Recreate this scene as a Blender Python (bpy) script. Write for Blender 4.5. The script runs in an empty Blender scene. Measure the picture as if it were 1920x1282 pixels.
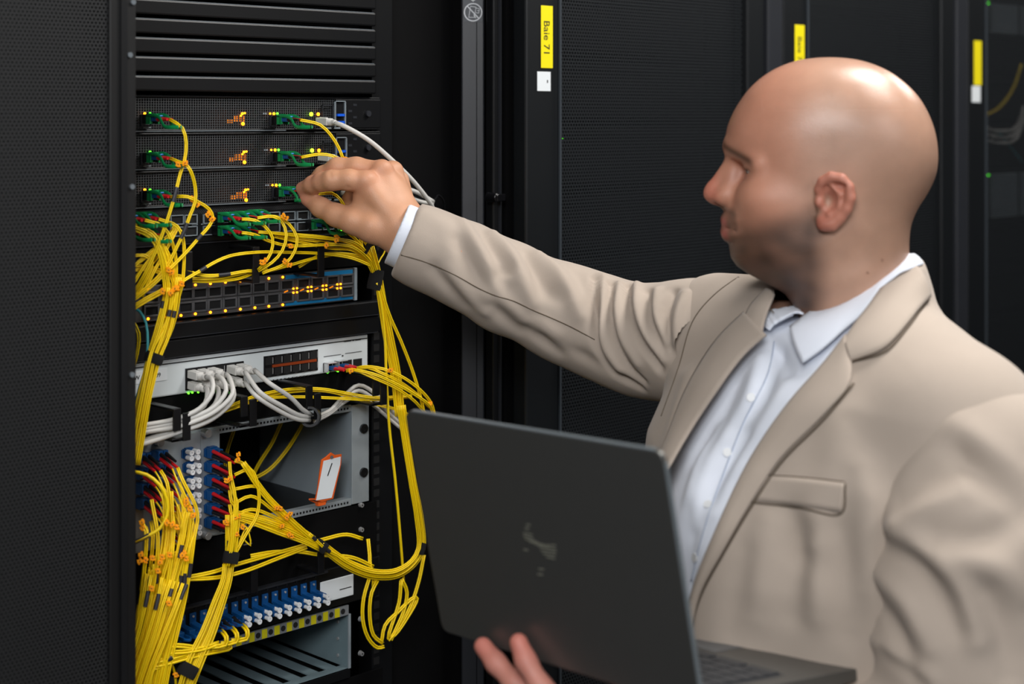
import bpy, bmesh, math, random
import numpy as np
from mathutils import Vector, Matrix
from mathutils.bvhtree import BVHTree
random.seed(7); RNG = np.random.RandomState(7)
scene = bpy.context.scene
COL = scene.collection

# ---------------------------------------------------------------- camera
ZC, FPX, CX, HY = 1.65, 2940.0, 960.0, 220.0      # eye height, focal length in px, centre column, horizon row
S2 = math.sqrt(0.5)
cam_data = bpy.data.cameras.new('camera'); cam = bpy.data.objects.new('camera', cam_data); COL.objects.link(cam)
cam.location = (0, 0, ZC); cam.rotation_euler = (math.radians(90), 0, math.radians(-45))
cam_data.sensor_width = 36; cam_data.lens = FPX*36/1920; cam_data.shift_y = -(641-HY)/1920
cam_data.clip_start = .05
cam_data.dof.use_dof = True; cam_data.dof.focus_distance = 1.93; cam_data.dof.aperture_fstop = 3.5
scene.camera = cam
# ---------------------------------------------------------------- world, light, exposure
scene.view_settings.view_transform = 'Standard'; scene.view_settings.look = 'None'
scene.view_settings.exposure = 0.0; scene.view_settings.gamma = 1.0
scene.view_settings.use_curve_mapping = False
w = bpy.data.worlds.new('World'); scene.world = w; w.use_nodes = True
w.node_tree.nodes['Background'].inputs[0].default_value = (.55, .6, .7, 1)
w.node_tree.nodes['Background'].inputs[1].default_value = 0.03
def area(name, loc, target, sx, sy, power, col=(1, 1, 1)):
    d = bpy.data.lights.new(name, 'AREA'); d.shape = 'RECTANGLE'; d.size = sx; d.size_y = sy
    d.energy = power; d.color = col
    o = bpy.data.objects.new(name, d); COL.objects.link(o); o.location = loc
    v = Vector(target)-Vector(loc); o.rotation_euler = v.to_track_quat('-Z', 'Y').to_euler()
    return o
# ceiling fittings over the cold aisle, plus an added soft fill behind the camera
area('aisle_light_a', (0.2, 0.35, 2.72), (0.2, 0.35, 0), 1.2, .3, 9, (1, .97, .93))
area('aisle_light_b', (1.95, 0.75, 2.72), (1.95, 0.75, 0), .6, .22, 20, (1, .97, .93))
area('aisle_light_c', (3.4, 1.0, 2.72), (3.0, 1.0, 0), .6, .3, 16, (1, .97, .93))
area('aisle_light_d', (1.72, 0.30, 2.72), (1.72, 0.30, 0), .35, .22, 9, (1, .97, .93))
area('front_fill_light', (-0.9, -0.5, 2.5), (1.0, 1.4, 1.2), .9, .6, 42, (.97, .98, 1))  # added fill that brightens rack and man from the front
area('far_aisle_light', (0.9, -1.6, 2.6), (1.0, 1.0, 1.3), 1.2, .5, 16, (.95, .97, 1))
# ---------------------------------------------------------------- coordinates
# the cabinet row runs along +X, its doors lie on Y = 1.5; the camera stands in the aisle and looks along (1,1)
YD, YE = 1.5, 1.594                                # door plane, equipment plane
def ray(px, py): u = (px-CX)/FPX; return Vector((S2*(1+u), S2*(1-u), -(py-HY)/FPX))
def PD(px, py, d): return Vector((0, 0, ZC)) + ray(px, py)*d            # point at depth d
def PY(px, py, Y=YE): r = ray(px, py); return Vector((0, 0, ZC)) + r*(Y/r.y)
def XP(px, Y=YE): return PY(px, 0, Y).x
def YX(px, X): r = ray(px, 0); return X*r.y/r.x                         # Y where column px meets the plane X
def CW(r, f, z): return Vector((S2*(r+f), S2*(f-r), z))                 # camera right / forward / height
def proj(P):
    P = np.asarray(P, float); r = S2*(P[..., 0]-P[..., 1]); f = S2*(P[..., 0]+P[..., 1])
    return CX+FPX*r/f, HY-FPX*(P[..., 2]-ZC)/f

# ---------------------------------------------------------------- materials
def s2l(c): return tuple(((v/255)/12.92 if v/255 <= .04045 else ((v/255+.055)/1.055)**2.4) for v in c)
MATS = {}
def mat(name, rgb, rough=.5, metal=0., emit=0., noise=0., scale=40., bump=0., bscale=300., coat=0., sss=0., spec=.5):
    if name in MATS: return MATS[name]
    m = bpy.data.materials.new(name); m.use_nodes = True; nt = m.node_tree; b = nt.nodes['Principled BSDF']
    c = (*s2l(rgb), 1); b.inputs['Base Color'].default_value = c
    b.inputs['Roughness'].default_value = rough; b.inputs['Metallic'].default_value = metal
    b.inputs['Specular IOR Level'].default_value = spec
    b.inputs['Coat Weight'].default_value = coat
    if sss: b.inputs['Subsurface Weight'].default_value = sss; b.inputs['Subsurface Scale'].default_value = .006; b.inputs['Subsurface Radius'].default_value = (1, .35, .2)
    if emit: b.inputs['Emission Color'].default_value = c; b.inputs['Emission Strength'].default_value = emit
    tc = nt.nodes.new('ShaderNodeTexCoord')
    if noise:
        n = nt.nodes.new('ShaderNodeTexNoise'); n.inputs['Scale'].default_value = scale; n.inputs['Detail'].default_value = 4
        nt.links.new(tc.outputs['Object'], n.inputs['Vector'])
        mx = nt.nodes.new('ShaderNodeMix'); mx.data_type = 'RGBA'
        mx.inputs[6].default_value = tuple(v*(1-noise) for v in c[:3])+(1,); mx.inputs[7].default_value = tuple(min(1, v*(1+noise)) for v in c[:3])+(1,)
        nt.links.new(n.outputs['Fac'], mx.inputs[0]); nt.links.new(mx.outputs[2], b.inputs['Base Color'])
    if bump:
        n = nt.nodes.new('ShaderNodeTexNoise'); n.inputs['Scale'].default_value = bscale; n.inputs['Detail'].default_value = 3
        nt.links.new(tc.outputs['Object'], n.inputs['Vector'])
        bp = nt.nodes.new('ShaderNodeBump'); bp.inputs['Strength'].default_value = bump; bp.inputs['Distance'].default_value = .001
        nt.links.new(n.outputs['Fac'], bp.inputs['Height']); nt.links.new(bp.outputs['Normal'], b.inputs['Normal'])
    MATS[name] = m; return m
def math_node(nt, op, a, b=None, c=None):
    n = nt.nodes.new('ShaderNodeMath'); n.operation = op
    for i, v in enumerate((a, b, c)):
        if v is None: continue
        if isinstance(v, (int, float)): n.inputs[i].default_value = v
        else: nt.links.new(v, n.inputs[i])
    return n.outputs[0]
def perf_mat(name, rgb, pu, pv, hole, hexa=True, rough=.5, axis='XZ', square=False):
    """sheet metal with real see-through holes; pu, pv pitch in m"""
    m = mat(name, rgb, rough); nt = m.node_tree; b = nt.nodes['Principled BSDF']
    tc = nt.nodes.new('ShaderNodeTexCoord'); sp = nt.nodes.new('ShaderNodeSeparateXYZ'); nt.links.new(tc.outputs['Object'], sp.inputs[0])
    U = math_node(nt, 'DIVIDE', sp.outputs['XYZ'.index(axis[0])], pu); V = math_node(nt, 'DIVIDE', sp.outputs['XYZ'.index(axis[1])], pv)
    def lat(off):
        fu = math_node(nt, 'SUBTRACT', math_node(nt, 'FRACT', math_node(nt, 'ADD', U, 100+off)), .5)
        fv = math_node(nt, 'SUBTRACT', math_node(nt, 'FRACT', math_node(nt, 'ADD', V, 100+off)), .5)
        au = math_node(nt, 'ABSOLUTE', fu); av = math_node(nt, 'ABSOLUTE', fv)
        if square: return math_node(nt, 'MAXIMUM', au, av)
        au = math_node(nt, 'MULTIPLY', au, pu); av = math_node(nt, 'MULTIPLY', av, pv)
        return math_node(nt, 'SQRT', math_node(nt, 'ADD', math_node(nt, 'MULTIPLY', au, au), math_node(nt, 'MULTIPLY', av, av)))
    d = lat(0)
    if hexa: d = math_node(nt, 'MINIMUM', d, lat(.5))
    h = math_node(nt, 'LESS_THAN', d, hole)
    tr = nt.nodes.new('ShaderNodeBsdfTransparent'); mx = nt.nodes.new('ShaderNodeMixShader')
    nt.links.new(h, mx.inputs[0]); nt.links.new(b.outputs[0], mx.inputs[1]); nt.links.new(tr.outputs[0], mx.inputs[2])
    nt.links.new(mx.outputs[0], nt.nodes['Material Output'].inputs['Surface'])
    return m
BLK = mat('black_powder_coat', (12, 13, 15), .42, noise=.15, scale=60, spec=.4)
BLKD = mat('matt_black', (4, 4, 5), .8, noise=.2, spec=.15)
BLKP = mat('black_plastic', (16, 16, 18), .35, noise=.1)
GRYF = mat('graphite_frame', (36, 38, 43), .45, noise=.08)
DOORM = mat('door_frame_metal', (13, 16, 19), .45, noise=.1)
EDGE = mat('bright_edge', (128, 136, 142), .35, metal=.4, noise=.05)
SILV = mat('silver_sheet', (212, 219, 221), .5, metal=.05, noise=.04, scale=25)
ALU = mat('anodised_aluminium', (168, 176, 180), .4, metal=.35, noise=.08, scale=80)
GRYS = mat('grey_side_panel', (138, 148, 154), .5, noise=.1, scale=15)
STEEL = mat('steel', (205, 205, 205), .25, metal=.6, noise=.05)
YEL = mat('yellow_jacket', (255, 216, 0), .5, noise=.05, scale=90)
ORA = mat('orange_clip', (255, 158, 0), .6, noise=.06, spec=.2)
TAGO = mat('orange_tag_plastic', (230, 96, 28), .5, noise=.06)
HEAT = mat('heat_shrink', (44, 44, 50), .5, noise=.1)
VEL = mat('hook_and_loop', (12, 12, 13), .95, noise=.3, bump=.5, bscale=1500)
REDB = mat('red_boot', (200, 22, 30), .45, noise=.08)
BLKB = mat('black_boot', (14, 14, 17), .5, noise=.08)
BLUC = mat('blue_connector', (10, 74, 132), .4, noise=.08)
BLUL = mat('light_blue_latch', (60, 140, 215), .35, noise=.06)
GRNT = mat('green_pull_tab', (16, 140, 76), .4, noise=.08)
WHT = mat('white_plastic', (228, 230, 232), .4, noise=.03)
GRC = mat('light_grey_cable', (205, 203, 198), .45, noise=.04)
TEAL = mat('aqua_jacket', (70, 175, 185), .45, noise=.05)
PAPER = mat('white_label', (225, 230, 233), .6, noise=.02)
YLAB = mat('yellow_label', (240, 222, 10), .5, noise=.02)
INK = mat('ink', (20, 20, 22), .7, noise=.05)
CAVE = mat('port_cavity', (5, 5, 6), .8, noise=.2)
LEDG = mat('green_led', (90, 255, 40), .4, emit=4)
LEDO = mat('orange_led', (255, 140, 20), .4, emit=5)
LEDD = mat('dim_orange_led', (255, 140, 16), .4, emit=.6)
LEDY = mat('yellow_green_led', (170, 255, 40), .4, emit=4)
USBB = mat('blue_usb_tongue', (20, 90, 215), .4, noise=.05)
GRYB = mat('port_bezel_grey', (112, 112, 114), .4, metal=.5, noise=.12, scale=200)

# ---------------------------------------------------------------- object helpers
ORG = {}
def tag(o, label=None, cat=None, group=None, kind=None):
    if label: o['label'] = label
    if cat: o['category'] = cat
    if group: o['group'] = group
    if kind: o['kind'] = kind
    return o
def thing(name, label, cat, loc, group=None):
    o = bpy.data.objects.new(name, None); COL.objects.link(o); o.location = loc; o.empty_display_size = .02
    ORG[o.name] = Vector(loc); return tag(o, label, cat, group)
def mesh_obj(name, V, F, m, parent=None, origin=None, smooth=False, label=None):
    me = bpy.data.meshes.new(name); V = [Vector(v) for v in V]
    if parent is not None: org = ORG[parent.name]
    elif origin is not None: org = Vector(origin)
    else:
        lo = [min(v[i] for v in V) for i in range(3)]; hi = [max(v[i] for v in V) for i in range(3)]
        org = Vector(((lo[0]+hi[0])/2, (lo[1]+hi[1])/2, lo[2]))
    me.from_pydata([tuple(v-org) for v in V], [], F); me.update()
    if smooth: me.polygons.foreach_set('use_smooth', [True]*len(me.polygons))
    o = bpy.data.objects.new(name, me); COL.objects.link(o)
    for mm in (m if isinstance(m, (list, tuple)) else [m]): me.materials.append(mm)
    if parent is not None: o.parent = parent
    else: o.location = org
    ORG[o.name] = org
    if label: o['label'] = label
    return o
def smooth_by_angle(o, a=40):
    me = o.data; bm = bmesh.new(); bm.from_mesh(me)
    for f in bm.faces: f.smooth = True
    for e in bm.edges:
        if len(e.link_faces) == 2 and e.calc_face_angle(0) > math.radians(a): e.smooth = False
    bm.to_mesh(me); bm.free()
class MB:
    def __init__(s): s.V = []; s.F = []; s.mi = []; s.pc = []
    def add(s, V, F, mi=0):
        s.pc.append((list(V), list(F)))
        n = len(s.V); s.V += [Vector(v) for v in V]; s.F += [tuple(i+n for i in f) for f in F]; s.mi += [mi]*len(F); return s
    def box(s, x0, x1, y0, y1, z0, z1, mi=0):
        x0, x1 = sorted((x0, x1)); y0, y1 = sorted((y0, y1)); z0, z1 = sorted((z0, z1))
        return s.add([(x, y, z) for x in (x0, x1) for y in (y0, y1) for z in (z0, z1)],
                     [(0, 1, 3, 2), (4, 6, 7, 5), (0, 4, 5, 1), (2, 3, 7, 6), (0, 2, 6, 4), (1, 5, 7, 3)], mi)
    def obox(s, c, ax, ay, az, hx, hy, hz, mi=0):
        c = Vector(c); V = [c+ax*(i*hx)+ay*(j*hy)+az*(k*hz) for i in (-1, 1) for j in (-1, 1) for k in (-1, 1)]
        return s.add(V, [(0, 1, 3, 2), (4, 6, 7, 5), (0, 4, 5, 1), (2, 3, 7, 6), (0, 2, 6, 4), (1, 5, 7, 3)], mi)
    def cyl(s, p0, p1, r0, r1=None, n=16, mi=0, caps=True):
        return s.tube([p0, p1], [r0, r0 if r1 is None else r1], n, mi, caps)
    def tube(s, pts, r, n=8, mi=0, caps=True, flat=1.0, up=None):
        pts = [Vector(p) for p in pts]; N = len(pts)
        if not isinstance(r, (list, tuple)): r = [r]*N
        T = []
        for i in range(N):
            t = (pts[min(i+1, N-1)]-pts[max(i-1, 0)]); T.append(t.normalized() if t.length > 1e-9 else Vector((0, 0, 1)))
        a = Vector(up) if up is not None else (Vector((0, 0, 1)) if abs(T[0].z) < .9 else Vector((1, 0, 0)))
        nrm = (a-T[0]*a.dot(T[0])).normalized(); V = []; F = []
        for i in range(N):
            nrm = (nrm-T[i]*nrm.dot(T[i])).normalized(); b = T[i].cross(nrm)
            for k in range(n):
                an = 2*math.pi*k/n; V.append(pts[i]+nrm*(math.cos(an)*r[i])+b*(math.sin(an)*r[i]*flat))
        for i in range(N-1):
            for k in range(n):
                k2 = (k+1) % n; F.append((i*n+k, i*n+k2, (i+1)*n+k2, (i+1)*n+k))
        if caps: F.append(tuple(range(n-1, -1, -1))); F.append(tuple((N-1)*n+k for k in range(n)))
        return s.add(V, F, mi)
    def ring(s, c, axis, r0, r1, h, n=20, mi=0):
        """flat washer / hollow cylinder"""
        c = Vector(c); axis = Vector(axis).normalized(); a = axis.orthogonal().normalized(); b = axis.cross(a); V = []
        for rr, hh in ((r0, 0), (r1, 0), (r1, h), (r0, h)):
            for k in range(n):
                an = 2*math.pi*k/n; V.append(c+axis*hh+a*(rr*math.cos(an))+b*(rr*math.sin(an)))
        F = []
        for q in range(4):
            q2 = (q+1) % 4
            for k in range(n): k2 = (k+1) % n; F.append((q*n+k, q*n+k2, q2*n+k2, q2*n+k))
        return s.add(V, F, mi)
    def prism(s, poly, d, mi=0):
        """poly: 3D outline points; extruded by the vector d"""
        n = len(poly); d = Vector(d); V = [Vector(p) for p in poly]+[Vector(p)+d for p in poly]
        F = [tuple(range(n)), tuple(range(2*n-1, n-1, -1))]+[(i, i+n, (i+1) % n+n, (i+1) % n) for i in range(n)]
        return s.add(V, F, mi)
    def split(s, name, m, parent):
        for V, F in s.pc: q = MB(); q.add(V, F); q.build(name, m, parent)
    def build(s, name, m, parent=None, origin=None, bevel=0, smooth=False, angle=None, label=None):
        o = mesh_obj(name, s.V, s.F, m, parent, origin, smooth, label)
        if isinstance(m, (list, tuple)): o.data.polygons.foreach_set('material_index', s.mi)
        bm = bmesh.new(); bm.from_mesh(o.data); bmesh.ops.recalc_face_normals(bm, faces=bm.faces)
        bm.to_mesh(o.data); bm.free()
        if bevel:
            b = o.modifiers.new('bevel', 'BEVEL'); b.width = bevel; b.segments = 2; b.limit_method = 'ANGLE'
        if angle: smooth_by_angle(o, angle)
        return o
def catmull(P, step=.006):
    P = [Vector(p) for p in P]
    if len(P) < 3: return P
    Q = [P[0]*2-P[1]]+P+[P[-1]*2-P[-2]]; out = []
    for i in range(1, len(Q)-2):
        n = max(2, int((Q[i+1]-Q[i]).length/step))
        t0 = 0; d01 = max(1e-5, (Q[i]-Q[i-1]).length**.5); d12 = max(1e-5, (Q[i+1]-Q[i]).length**.5); d23 = max(1e-5, (Q[i+2]-Q[i+1]).length**.5)
        m1 = (Q[i]-Q[i-1])/d01-(Q[i+1]-Q[i-1])/(d01+d12)+(Q[i+1]-Q[i])/d12
        m2 = (Q[i+1]-Q[i])/d12-(Q[i+2]-Q[i])/(d12+d23)+(Q[i+2]-Q[i+1])/d23
        m1 *= d12; m2 *= d12
        for k in range(n):
            t = k/n; a = Q[i]; b = Q[i+1]
            out.append(a*(2*t**3-3*t**2+1)+m1*(t**3-2*t**2+t)+b*(-2*t**3+3*t**2)+m2*(t**3-t**2))
    out.append(P[-1]); return out
def copy_tree(o, parent=None, loc=None):
    c = o.copy(); COL.objects.link(c); ORG[c.name] = ORG[o.name]
    if parent is not None: c.parent = parent
    if loc is not None: c.location = loc
    for ch in list(o.children): copy_tree(ch, c)
    return c
def text_mesh(name, s, size, origin, right, up, m, parent=None, align='LEFT', depth=.0001):
    cu = bpy.data.curves.new(name, 'FONT'); cu.body = s; cu.size = size; cu.align_x = align; cu.extrude = depth
    o = bpy.data.objects.new(name, cu); COL.objects.link(o)
    dg = bpy.context.evaluated_depsgraph_get(); me = bpy.data.meshes.new_from_object(o.evaluated_get(dg))
    bpy.data.objects.remove(o); bpy.data.curves.remove(cu)
    right = Vector(right); up = Vector(up); n = right.cross(up); origin = Vector(origin)
    V = [origin+right*v.co.x+up*v.co.y+n*v.co.z for v in me.vertices]; F = [tuple(p.vertices) for p in me.polygons]
    bpy.data.meshes.remove(me)
    return mesh_obj(name, V, F, m, parent)
# ---------------------------------------------------------------- the room
def structure(o): o['kind'] = 'structure'; return o
FLO = mat('vinyl_floor', (70, 73, 76), .45, noise=.1, scale=8)
CEI = mat('ceiling_tile', (150, 150, 148), .8, noise=.05, scale=10)
WAL = mat('dark_wall', (60, 62, 66), .7, noise=.05, scale=5)
structure(MB().box(-2.5, 5.5, -2.6, 3.2, -.05, 0).build('floor', FLO))
structure(MB().box(-2.5, 5.5, -2.6, 3.2, 2.95, 3.0).build('ceiling', CEI))
structure(MB().box(-2.5, 5.5, 3.2, 3.25, 0, 2.95).build('wall_back', WAL))
structure(MB().box(-2.5, 5.5, -2.65, -2.6, 0, 2.95).build('wall_front', WAL))
structure(MB().box(-2.55, -2.5, -2.6, 3.2, 0, 2.95).build('wall_left', WAL))
structure(MB().box(5.5, 5.55, -2.6, 3.2, 0, 2.95).build('wall_right', WAL))
DPERF = perf_mat('perforated_door_steel', (31, 34, 37), .0056, .0097, .0021, True, .45)
CT = 2.12                                               # cabinet height
# ---- closed cabinets to the right of the open one
def closed_cabinet(xs, label):
    t = thing('server_cabinet', label, 'server cabinet', (xs+.3, 1.95, 0), None)
    b = MB(); b.box(xs+.004, xs+.018, 1.53, 2.5, .02, CT); b.box(xs+.582, xs+.596, 1.53, 2.5, .02, CT)
    b.box(xs+.004, xs+.596, 2.485, 2.5, .02, CT); b.box(xs+.004, xs+.596, 1.53, 2.5, CT-.02, CT); b.box(xs+.004, xs+.596, 1.53, 2.5, 0, .06)
    b.box(xs+.018, xs+.06, 1.535, 1.57, .06, CT-.02); b.box(xs+.54, xs+.582, 1.535, 1.57, .06, CT-.02)
    b.build('cabinet_body', BLKD, t)
    MB().box(xs+.558, xs+.598, 1.49, 1.528, .02, CT).build('side_post', GRYF, t, bevel=.003)
    d = MB(); d.box(xs+.006, xs+.074, 1.494, 1.52, .04, CT-.01); d.box(xs+.508, xs+.552, 1.494, 1.52, .04, CT-.01)
    d.box(xs+.074, xs+.508, 1.494, 1.52, .04, .1); d.box(xs+.074, xs+.508, 1.494, 1.52, CT-.08, CT-.01)
    door = d.build('door', DOORM, t, bevel=.003)
    MB().box(xs+.0695, xs+.0730, 1.4905, 1.4935, .04, CT-.01).build('edge_highlight', mat('edge_highlight_grey', (66, 72, 78), .4, metal=.3, noise=.05), door)  # highlight along the stile edge, painted as a grey strip
    MB().box(xs+.074, xs+.508, 1.506, 1.5075, .1, CT-.08).build('perforated_panel', DPERF, door)
    # the dark machines that show faintly through the holes
    for k in range(17):
        z = .25+k*.1; m = MB(); m.box(xs+.07, xs+.53, 1.6, 2.1, z, z+.084); sv = m.build('rack_unit', BLKD, t, bevel=.002)
        MB().box(xs+.09, xs+.51, 1.594, 1.5995, z+.074, z+.078).build('bright_lip', BLK, sv)
    return t
CABS = [closed_cabinet(1.515, 'black server cabinet with perforated door next to the open rack'),
        closed_cabinet(2.115, 'black server cabinet with perforated door directly behind the bald head'),
        closed_cabinet(2.715, 'black server cabinet at right edge with cables showing behind its door')]
CABS.append(closed_cabinet(3.315, 'black server cabinet beyond the right edge cabinet'))
def facelabel(name, p0, p1, Y, label, m, cat='label', thick=.0006, r=0):
    a = PY(*p0, Y); b = PY(*p1, Y)
    o = MB().box(a.x, b.x, Y-thick, Y, a.z, b.z)
    return o, a, b
def stick(xa, xb, za, zb, Y, label, m, name, cat):
    t = thing(name, label, cat, ((xa+xb)/2, Y, min(za, zb)))
    MB().box(xa, xb, Y-.0006, Y-.0001, za, zb).build('label_base', m, t, bevel=.0003); return t
YL = 1.4938
a = PY(1014, 10, YL); b = PY(1036, 128, YL)
t = stick(a.x, b.x, a.z, b.z, YL, 'yellow cabinet name label reading Baie 71', YLAB, 'name_label', 'label')
text_mesh('lettering', 'Baie 71', .0165, (a.x+.0055, YL-.0008, PY(1025, 38, YL).z), (0, 0, -1), (1, 0, 0), INK, t)
a = PY(1007, 134, YL); b = PY(1032, 171, YL)
t = stick(a.x, b.x, a.z, b.z, YL, 'white rounded asset sticker below the Baie 71 label', PAPER, 'asset_sticker', 'sticker')
m_ = MB(); m_.box(b.x-.0075, b.x-.0055, YL-.0008, YL-.0006, (a.z+b.z)/2-.002, (a.z+b.z)/2+.002); m_.build('print', INK, t)
a = PY(1490, 46, YL); b = PY(1508, 131, YL)
t = stick(a.x, b.x, a.z, b.z, YL, 'yellow cabinet name label rising just above the bald head', YLAB, 'name_label', 'label')
text_mesh('lettering', 'Baie 72', .0165, ((a.x+b.x)/2-.006, YL-.0008, PY(1500, 68, YL).z), (0, 0, -1), (1, 0, 0), INK, t)
a = PY(1826, 76, YL); b = PY(1840, 160, YL)
t = stick(a.x, b.x, a.z, b.z, YL, 'yellow cabinet name label near the right edge of the view', YLAB, 'name_label', 'label')
a = PY(1822, 161, YL); b = PY(1838, 192, YL)
t = stick(a.x, b.x, a.z, b.z, YL, 'white sticker under the yellow label at the right edge', PAPER, 'asset_sticker', 'sticker')
# inside the right-most cabinet: pale machines and hanging cables behind the holes
def LED(c, r, m, parent, d=(0, -1, 0)):
    c = Vector(c); return MB().cyl(c, c+Vector(d)*.0012, r, n=10).build('indicator_light', m, parent)
for (ya, yb, lab) in ((0, 72, 'pale grey rack machine behind the right edge door, upper one'), (318, 414, 'pale grey rack machine behind the right edge door, lower one')):
    z0 = PY(1880, yb, 1.575).z; z1 = PY(1880, ya, 1.575).z
    t = thing('rack_machine', lab, 'server', (3.0, 1.7, z0))
    MB().box(2.80, 3.25, 1.575, 1.598, z0, z1).build('chassis', BLK, t, bevel=.002)
    for k in range(3):
        MB().box(2.82+k*.13, 2.93+k*.13, 1.566, 1.5745, z0+.008, z1-.008).build('drive_bay', GRYS, t, bevel=.002)
    LED((2.93, 1.565, z1-.01), .0025, LEDG, t)
pal = [(YEL, 'yellow', [(1915, 120, 0), (1900, 165, .0), (1875, 200, 0), (1845, 218, 0)], .003, 1),
       (GRC, 'pale grey', [(1920, 200, 0), (1905, 238, .0), (1870, 246, 0), (1840, 236, 0)], .0035, 3),
       (TEAL, 'teal', [(1870, 245, 0), (1890, 270, 0), (1918, 305, 0)], .002, 1)]
for m, nm, pts, r, n in pal:
    for k in range(n):
        P = [PY(x, y+k*11, 1.545-.006*k) for x, y, _ in pts]
        o = MB().tube(catmull(P), r, 8).build('network_cable', m, smooth=True)
        tag(o, f'{nm} cable hanging behind the perforated door at the right edge', 'cable', 'cables behind the right edge door' if n > 1 else None)
o = LED(PY(1052, 259, 1.56), .002, LEDG, None); o.name = 'status_light'; tag(o, 'small green status light behind the perforated door beside the arm', 'light')

# ---- the open cabinet
t = thing('open_server_cabinet', 'open black server cabinet full of yellow cables', 'server cabinet', (1.18, 1.95, 0)); OC = t
b = MB(); b.box(.851, .863, 1.53, 2.5, .02, CT); b.box(1.496, 1.51, 1.565, 2.5, .02, CT); b.box(.851, 1.51, 2.485, 2.5, .02, CT)
b.box(.851, 1.51, 1.53, 2.5, CT-.02, CT); b.box(.851, 1.51, 1.53, 2.5, 0, .06); b.build('cabinet_body', BLKD, t)
pa = PD(865, 220, 2.165); pb = PD(908, 220, 2.165); pd = Vector((S2, S2, 0))*.02
MB().prism([Vector((pa.x, pa.y, .06)), Vector((pb.x, pb.y, .06)), Vector((pb.x, pb.y, .06))+pd, Vector((pa.x, pa.y, .06))+pd], (0, 0, CT-.08)).build('corner_post', GRYF, t, bevel=.002)
def rail(x0, x1, side):
    m = MB(); m.box(x0, x1, YE+.003, YE+.006, .08, CT-.04); m.box(x0 if side < 0 else x1-.003, x0+.003 if side < 0 else x1, YE+.006, YE+.07, .08, CT-.04)
    r = m.build('mounting_rail', BLK, t)
    q = MB(); xc = (x0+x1)/2+(-.01 if side > 0 else .01)
    for k in range(0, 48): z = .93+k*.01482; q.box(xc-.0048, xc+.0048, YE+.0024, YE+.0029, z-.0048, z+.0048)
    q.build('rail_holes', CAVE, r)
rail(.85, .885, -1); rail(1.335, 1.37, 1)
MB().box(1.37, 1.496, YE+.02, YE+.024, .08, CT-.04).build('blanking_strip', BLKD, t)
# hinge side frame, door seal and latch right of the opening
MB().box(1.5036, 1.5044, 1.525, 1.53, .06, CT-.02).build('seal_strip', GRYF, t)
MB().box(1.4940, 1.512, 1.53, 1.545, .06, CT-.02).build('hinge_post', BLK, t, bevel=.002)
c = PY(922, 370, 1.525); m_ = MB(); m_.cyl(c+Vector((0, .006, 0)), c+Vector((0, -.012, 0)), .0075, .006, 16); m_.obox(c+Vector((.006, -.01, .0)), Vector((1, 0, 0)), Vector((0, 1, 0)), Vector((0, 0, 1)), .008, .003, .005)
m_.build('latch', mat('glossy_black', (14, 14, 16), .12), t, bevel=.001, angle=40)
# sticker with the warning symbol on the post
cr = Vector((S2, -S2, 0)); cn_ = Vector((-S2, -S2, 0)); P0 = PD(869, -34, 2.1646); P1 = PD(905, 41, 2.1646); sc = (P0+P1)/2
st = thing('warning_sticker', 'grey warning sticker with a crossed out circle symbol on the post', 'sticker', (sc.x, sc.y, P1.z))
m = MB(); m.obox(sc, cr, cn_, Vector((0, 0, 1)), (P1-P0).dot(cr)/2, .0002, (P0.z-P1.z)/2); m.build('sticker_base', mat('sticker_grey', (62, 66, 72), .5, noise=.05), st)
cc = PD(887, 23, 2.164); W_ = mat('sticker_print', (215, 218, 222), .6, noise=.02)
m_ = MB(); m_.ring(cc, cn_, .0112, .0127, .0003, 40)
def stroke(m, pts, w, c0, k=.00118):
    for a_, b_ in zip(pts, pts[1:]):
        A = c0+cr*(a_[0]*k)+cn_*.0003+Vector((0, 0, a_[1]*k)); B = c0+cr*(b_[0]*k)+cn_*.0003+Vector((0, 0, b_[1]*k)); dd = (B-A); L = dd.length; dd.normalize()
        m.obox((A+B)/2, dd, cn_, dd.cross(cn_), L/2+w/3, .0001, w/2)
stroke(m_, [(-7, 7.5), (7, -7.5)], .0014, cc)
stroke(m_, [(-3, 7), (3.5, 6), (1.5, -6), (-5, -6), (-3, 7)], .0007, cc)
stroke(m_, [(3.5, 5), (7.5, 4), (6.5, -1), (3.5, -.5)], .0007, cc); stroke(m_, [(5, 2), (6.5, 2)], .0007, cc); stroke(m_, [(1, -3), (3, -6.5)], .0011, cc)
stroke(m_, [(0, 14), (0, 22)], .0020, cc); stroke(m_, [(-2.5, 15.5), (0, 13), (2.5, 15.5)], .0016, cc)
m_.build('symbol', W_, st)

# ---- the cabinet on the left whose closed door fills the left edge of the view
t = thing('server_cabinet', 'black server cabinet with perforated door at the left edge of the view', 'server cabinet', (.55, 1.95, 0))
x1 = PY(256, 0, 1.44).x; x0 = PY(205, 0, 1.44).x
b = MB(); b.box(.25, .262, 1.53, 2.5, .02, CT); b.box(.836, .848, 1.53, 2.5, .02, CT); b.box(.25, .848, 2.485, 2.5, .02, CT); b.box(.25, .848, 1.53, 2.5, CT-.02, CT); b.box(.25, .848, 1.53, 2.5, 0, .06); b.build('cabinet_body', BLKD, t)
SAT = mat('satin_black_frame', (10, 10, 11), .5, noise=.1)
d = MB(); d.box(x0, x1, 1.44, 1.49, .04, CT-.01); d.box(.25, .29, 1.44, 1.49, .04, CT-.01); d.box(.29, x0, 1.44, 1.49, .04, .1); d.box(.29, x0, 1.44, 1.49, CT-.08, CT-.01)
dr = d.build('door', SAT, t, bevel=.002)
MB().box(.29, x0, 1.443, 1.4445, .1, CT-.08).build('perforated_panel', perf_mat('perforated_left_door', (34, 35, 36), .0045, .0078, .0015, True, .5), dr)
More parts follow.
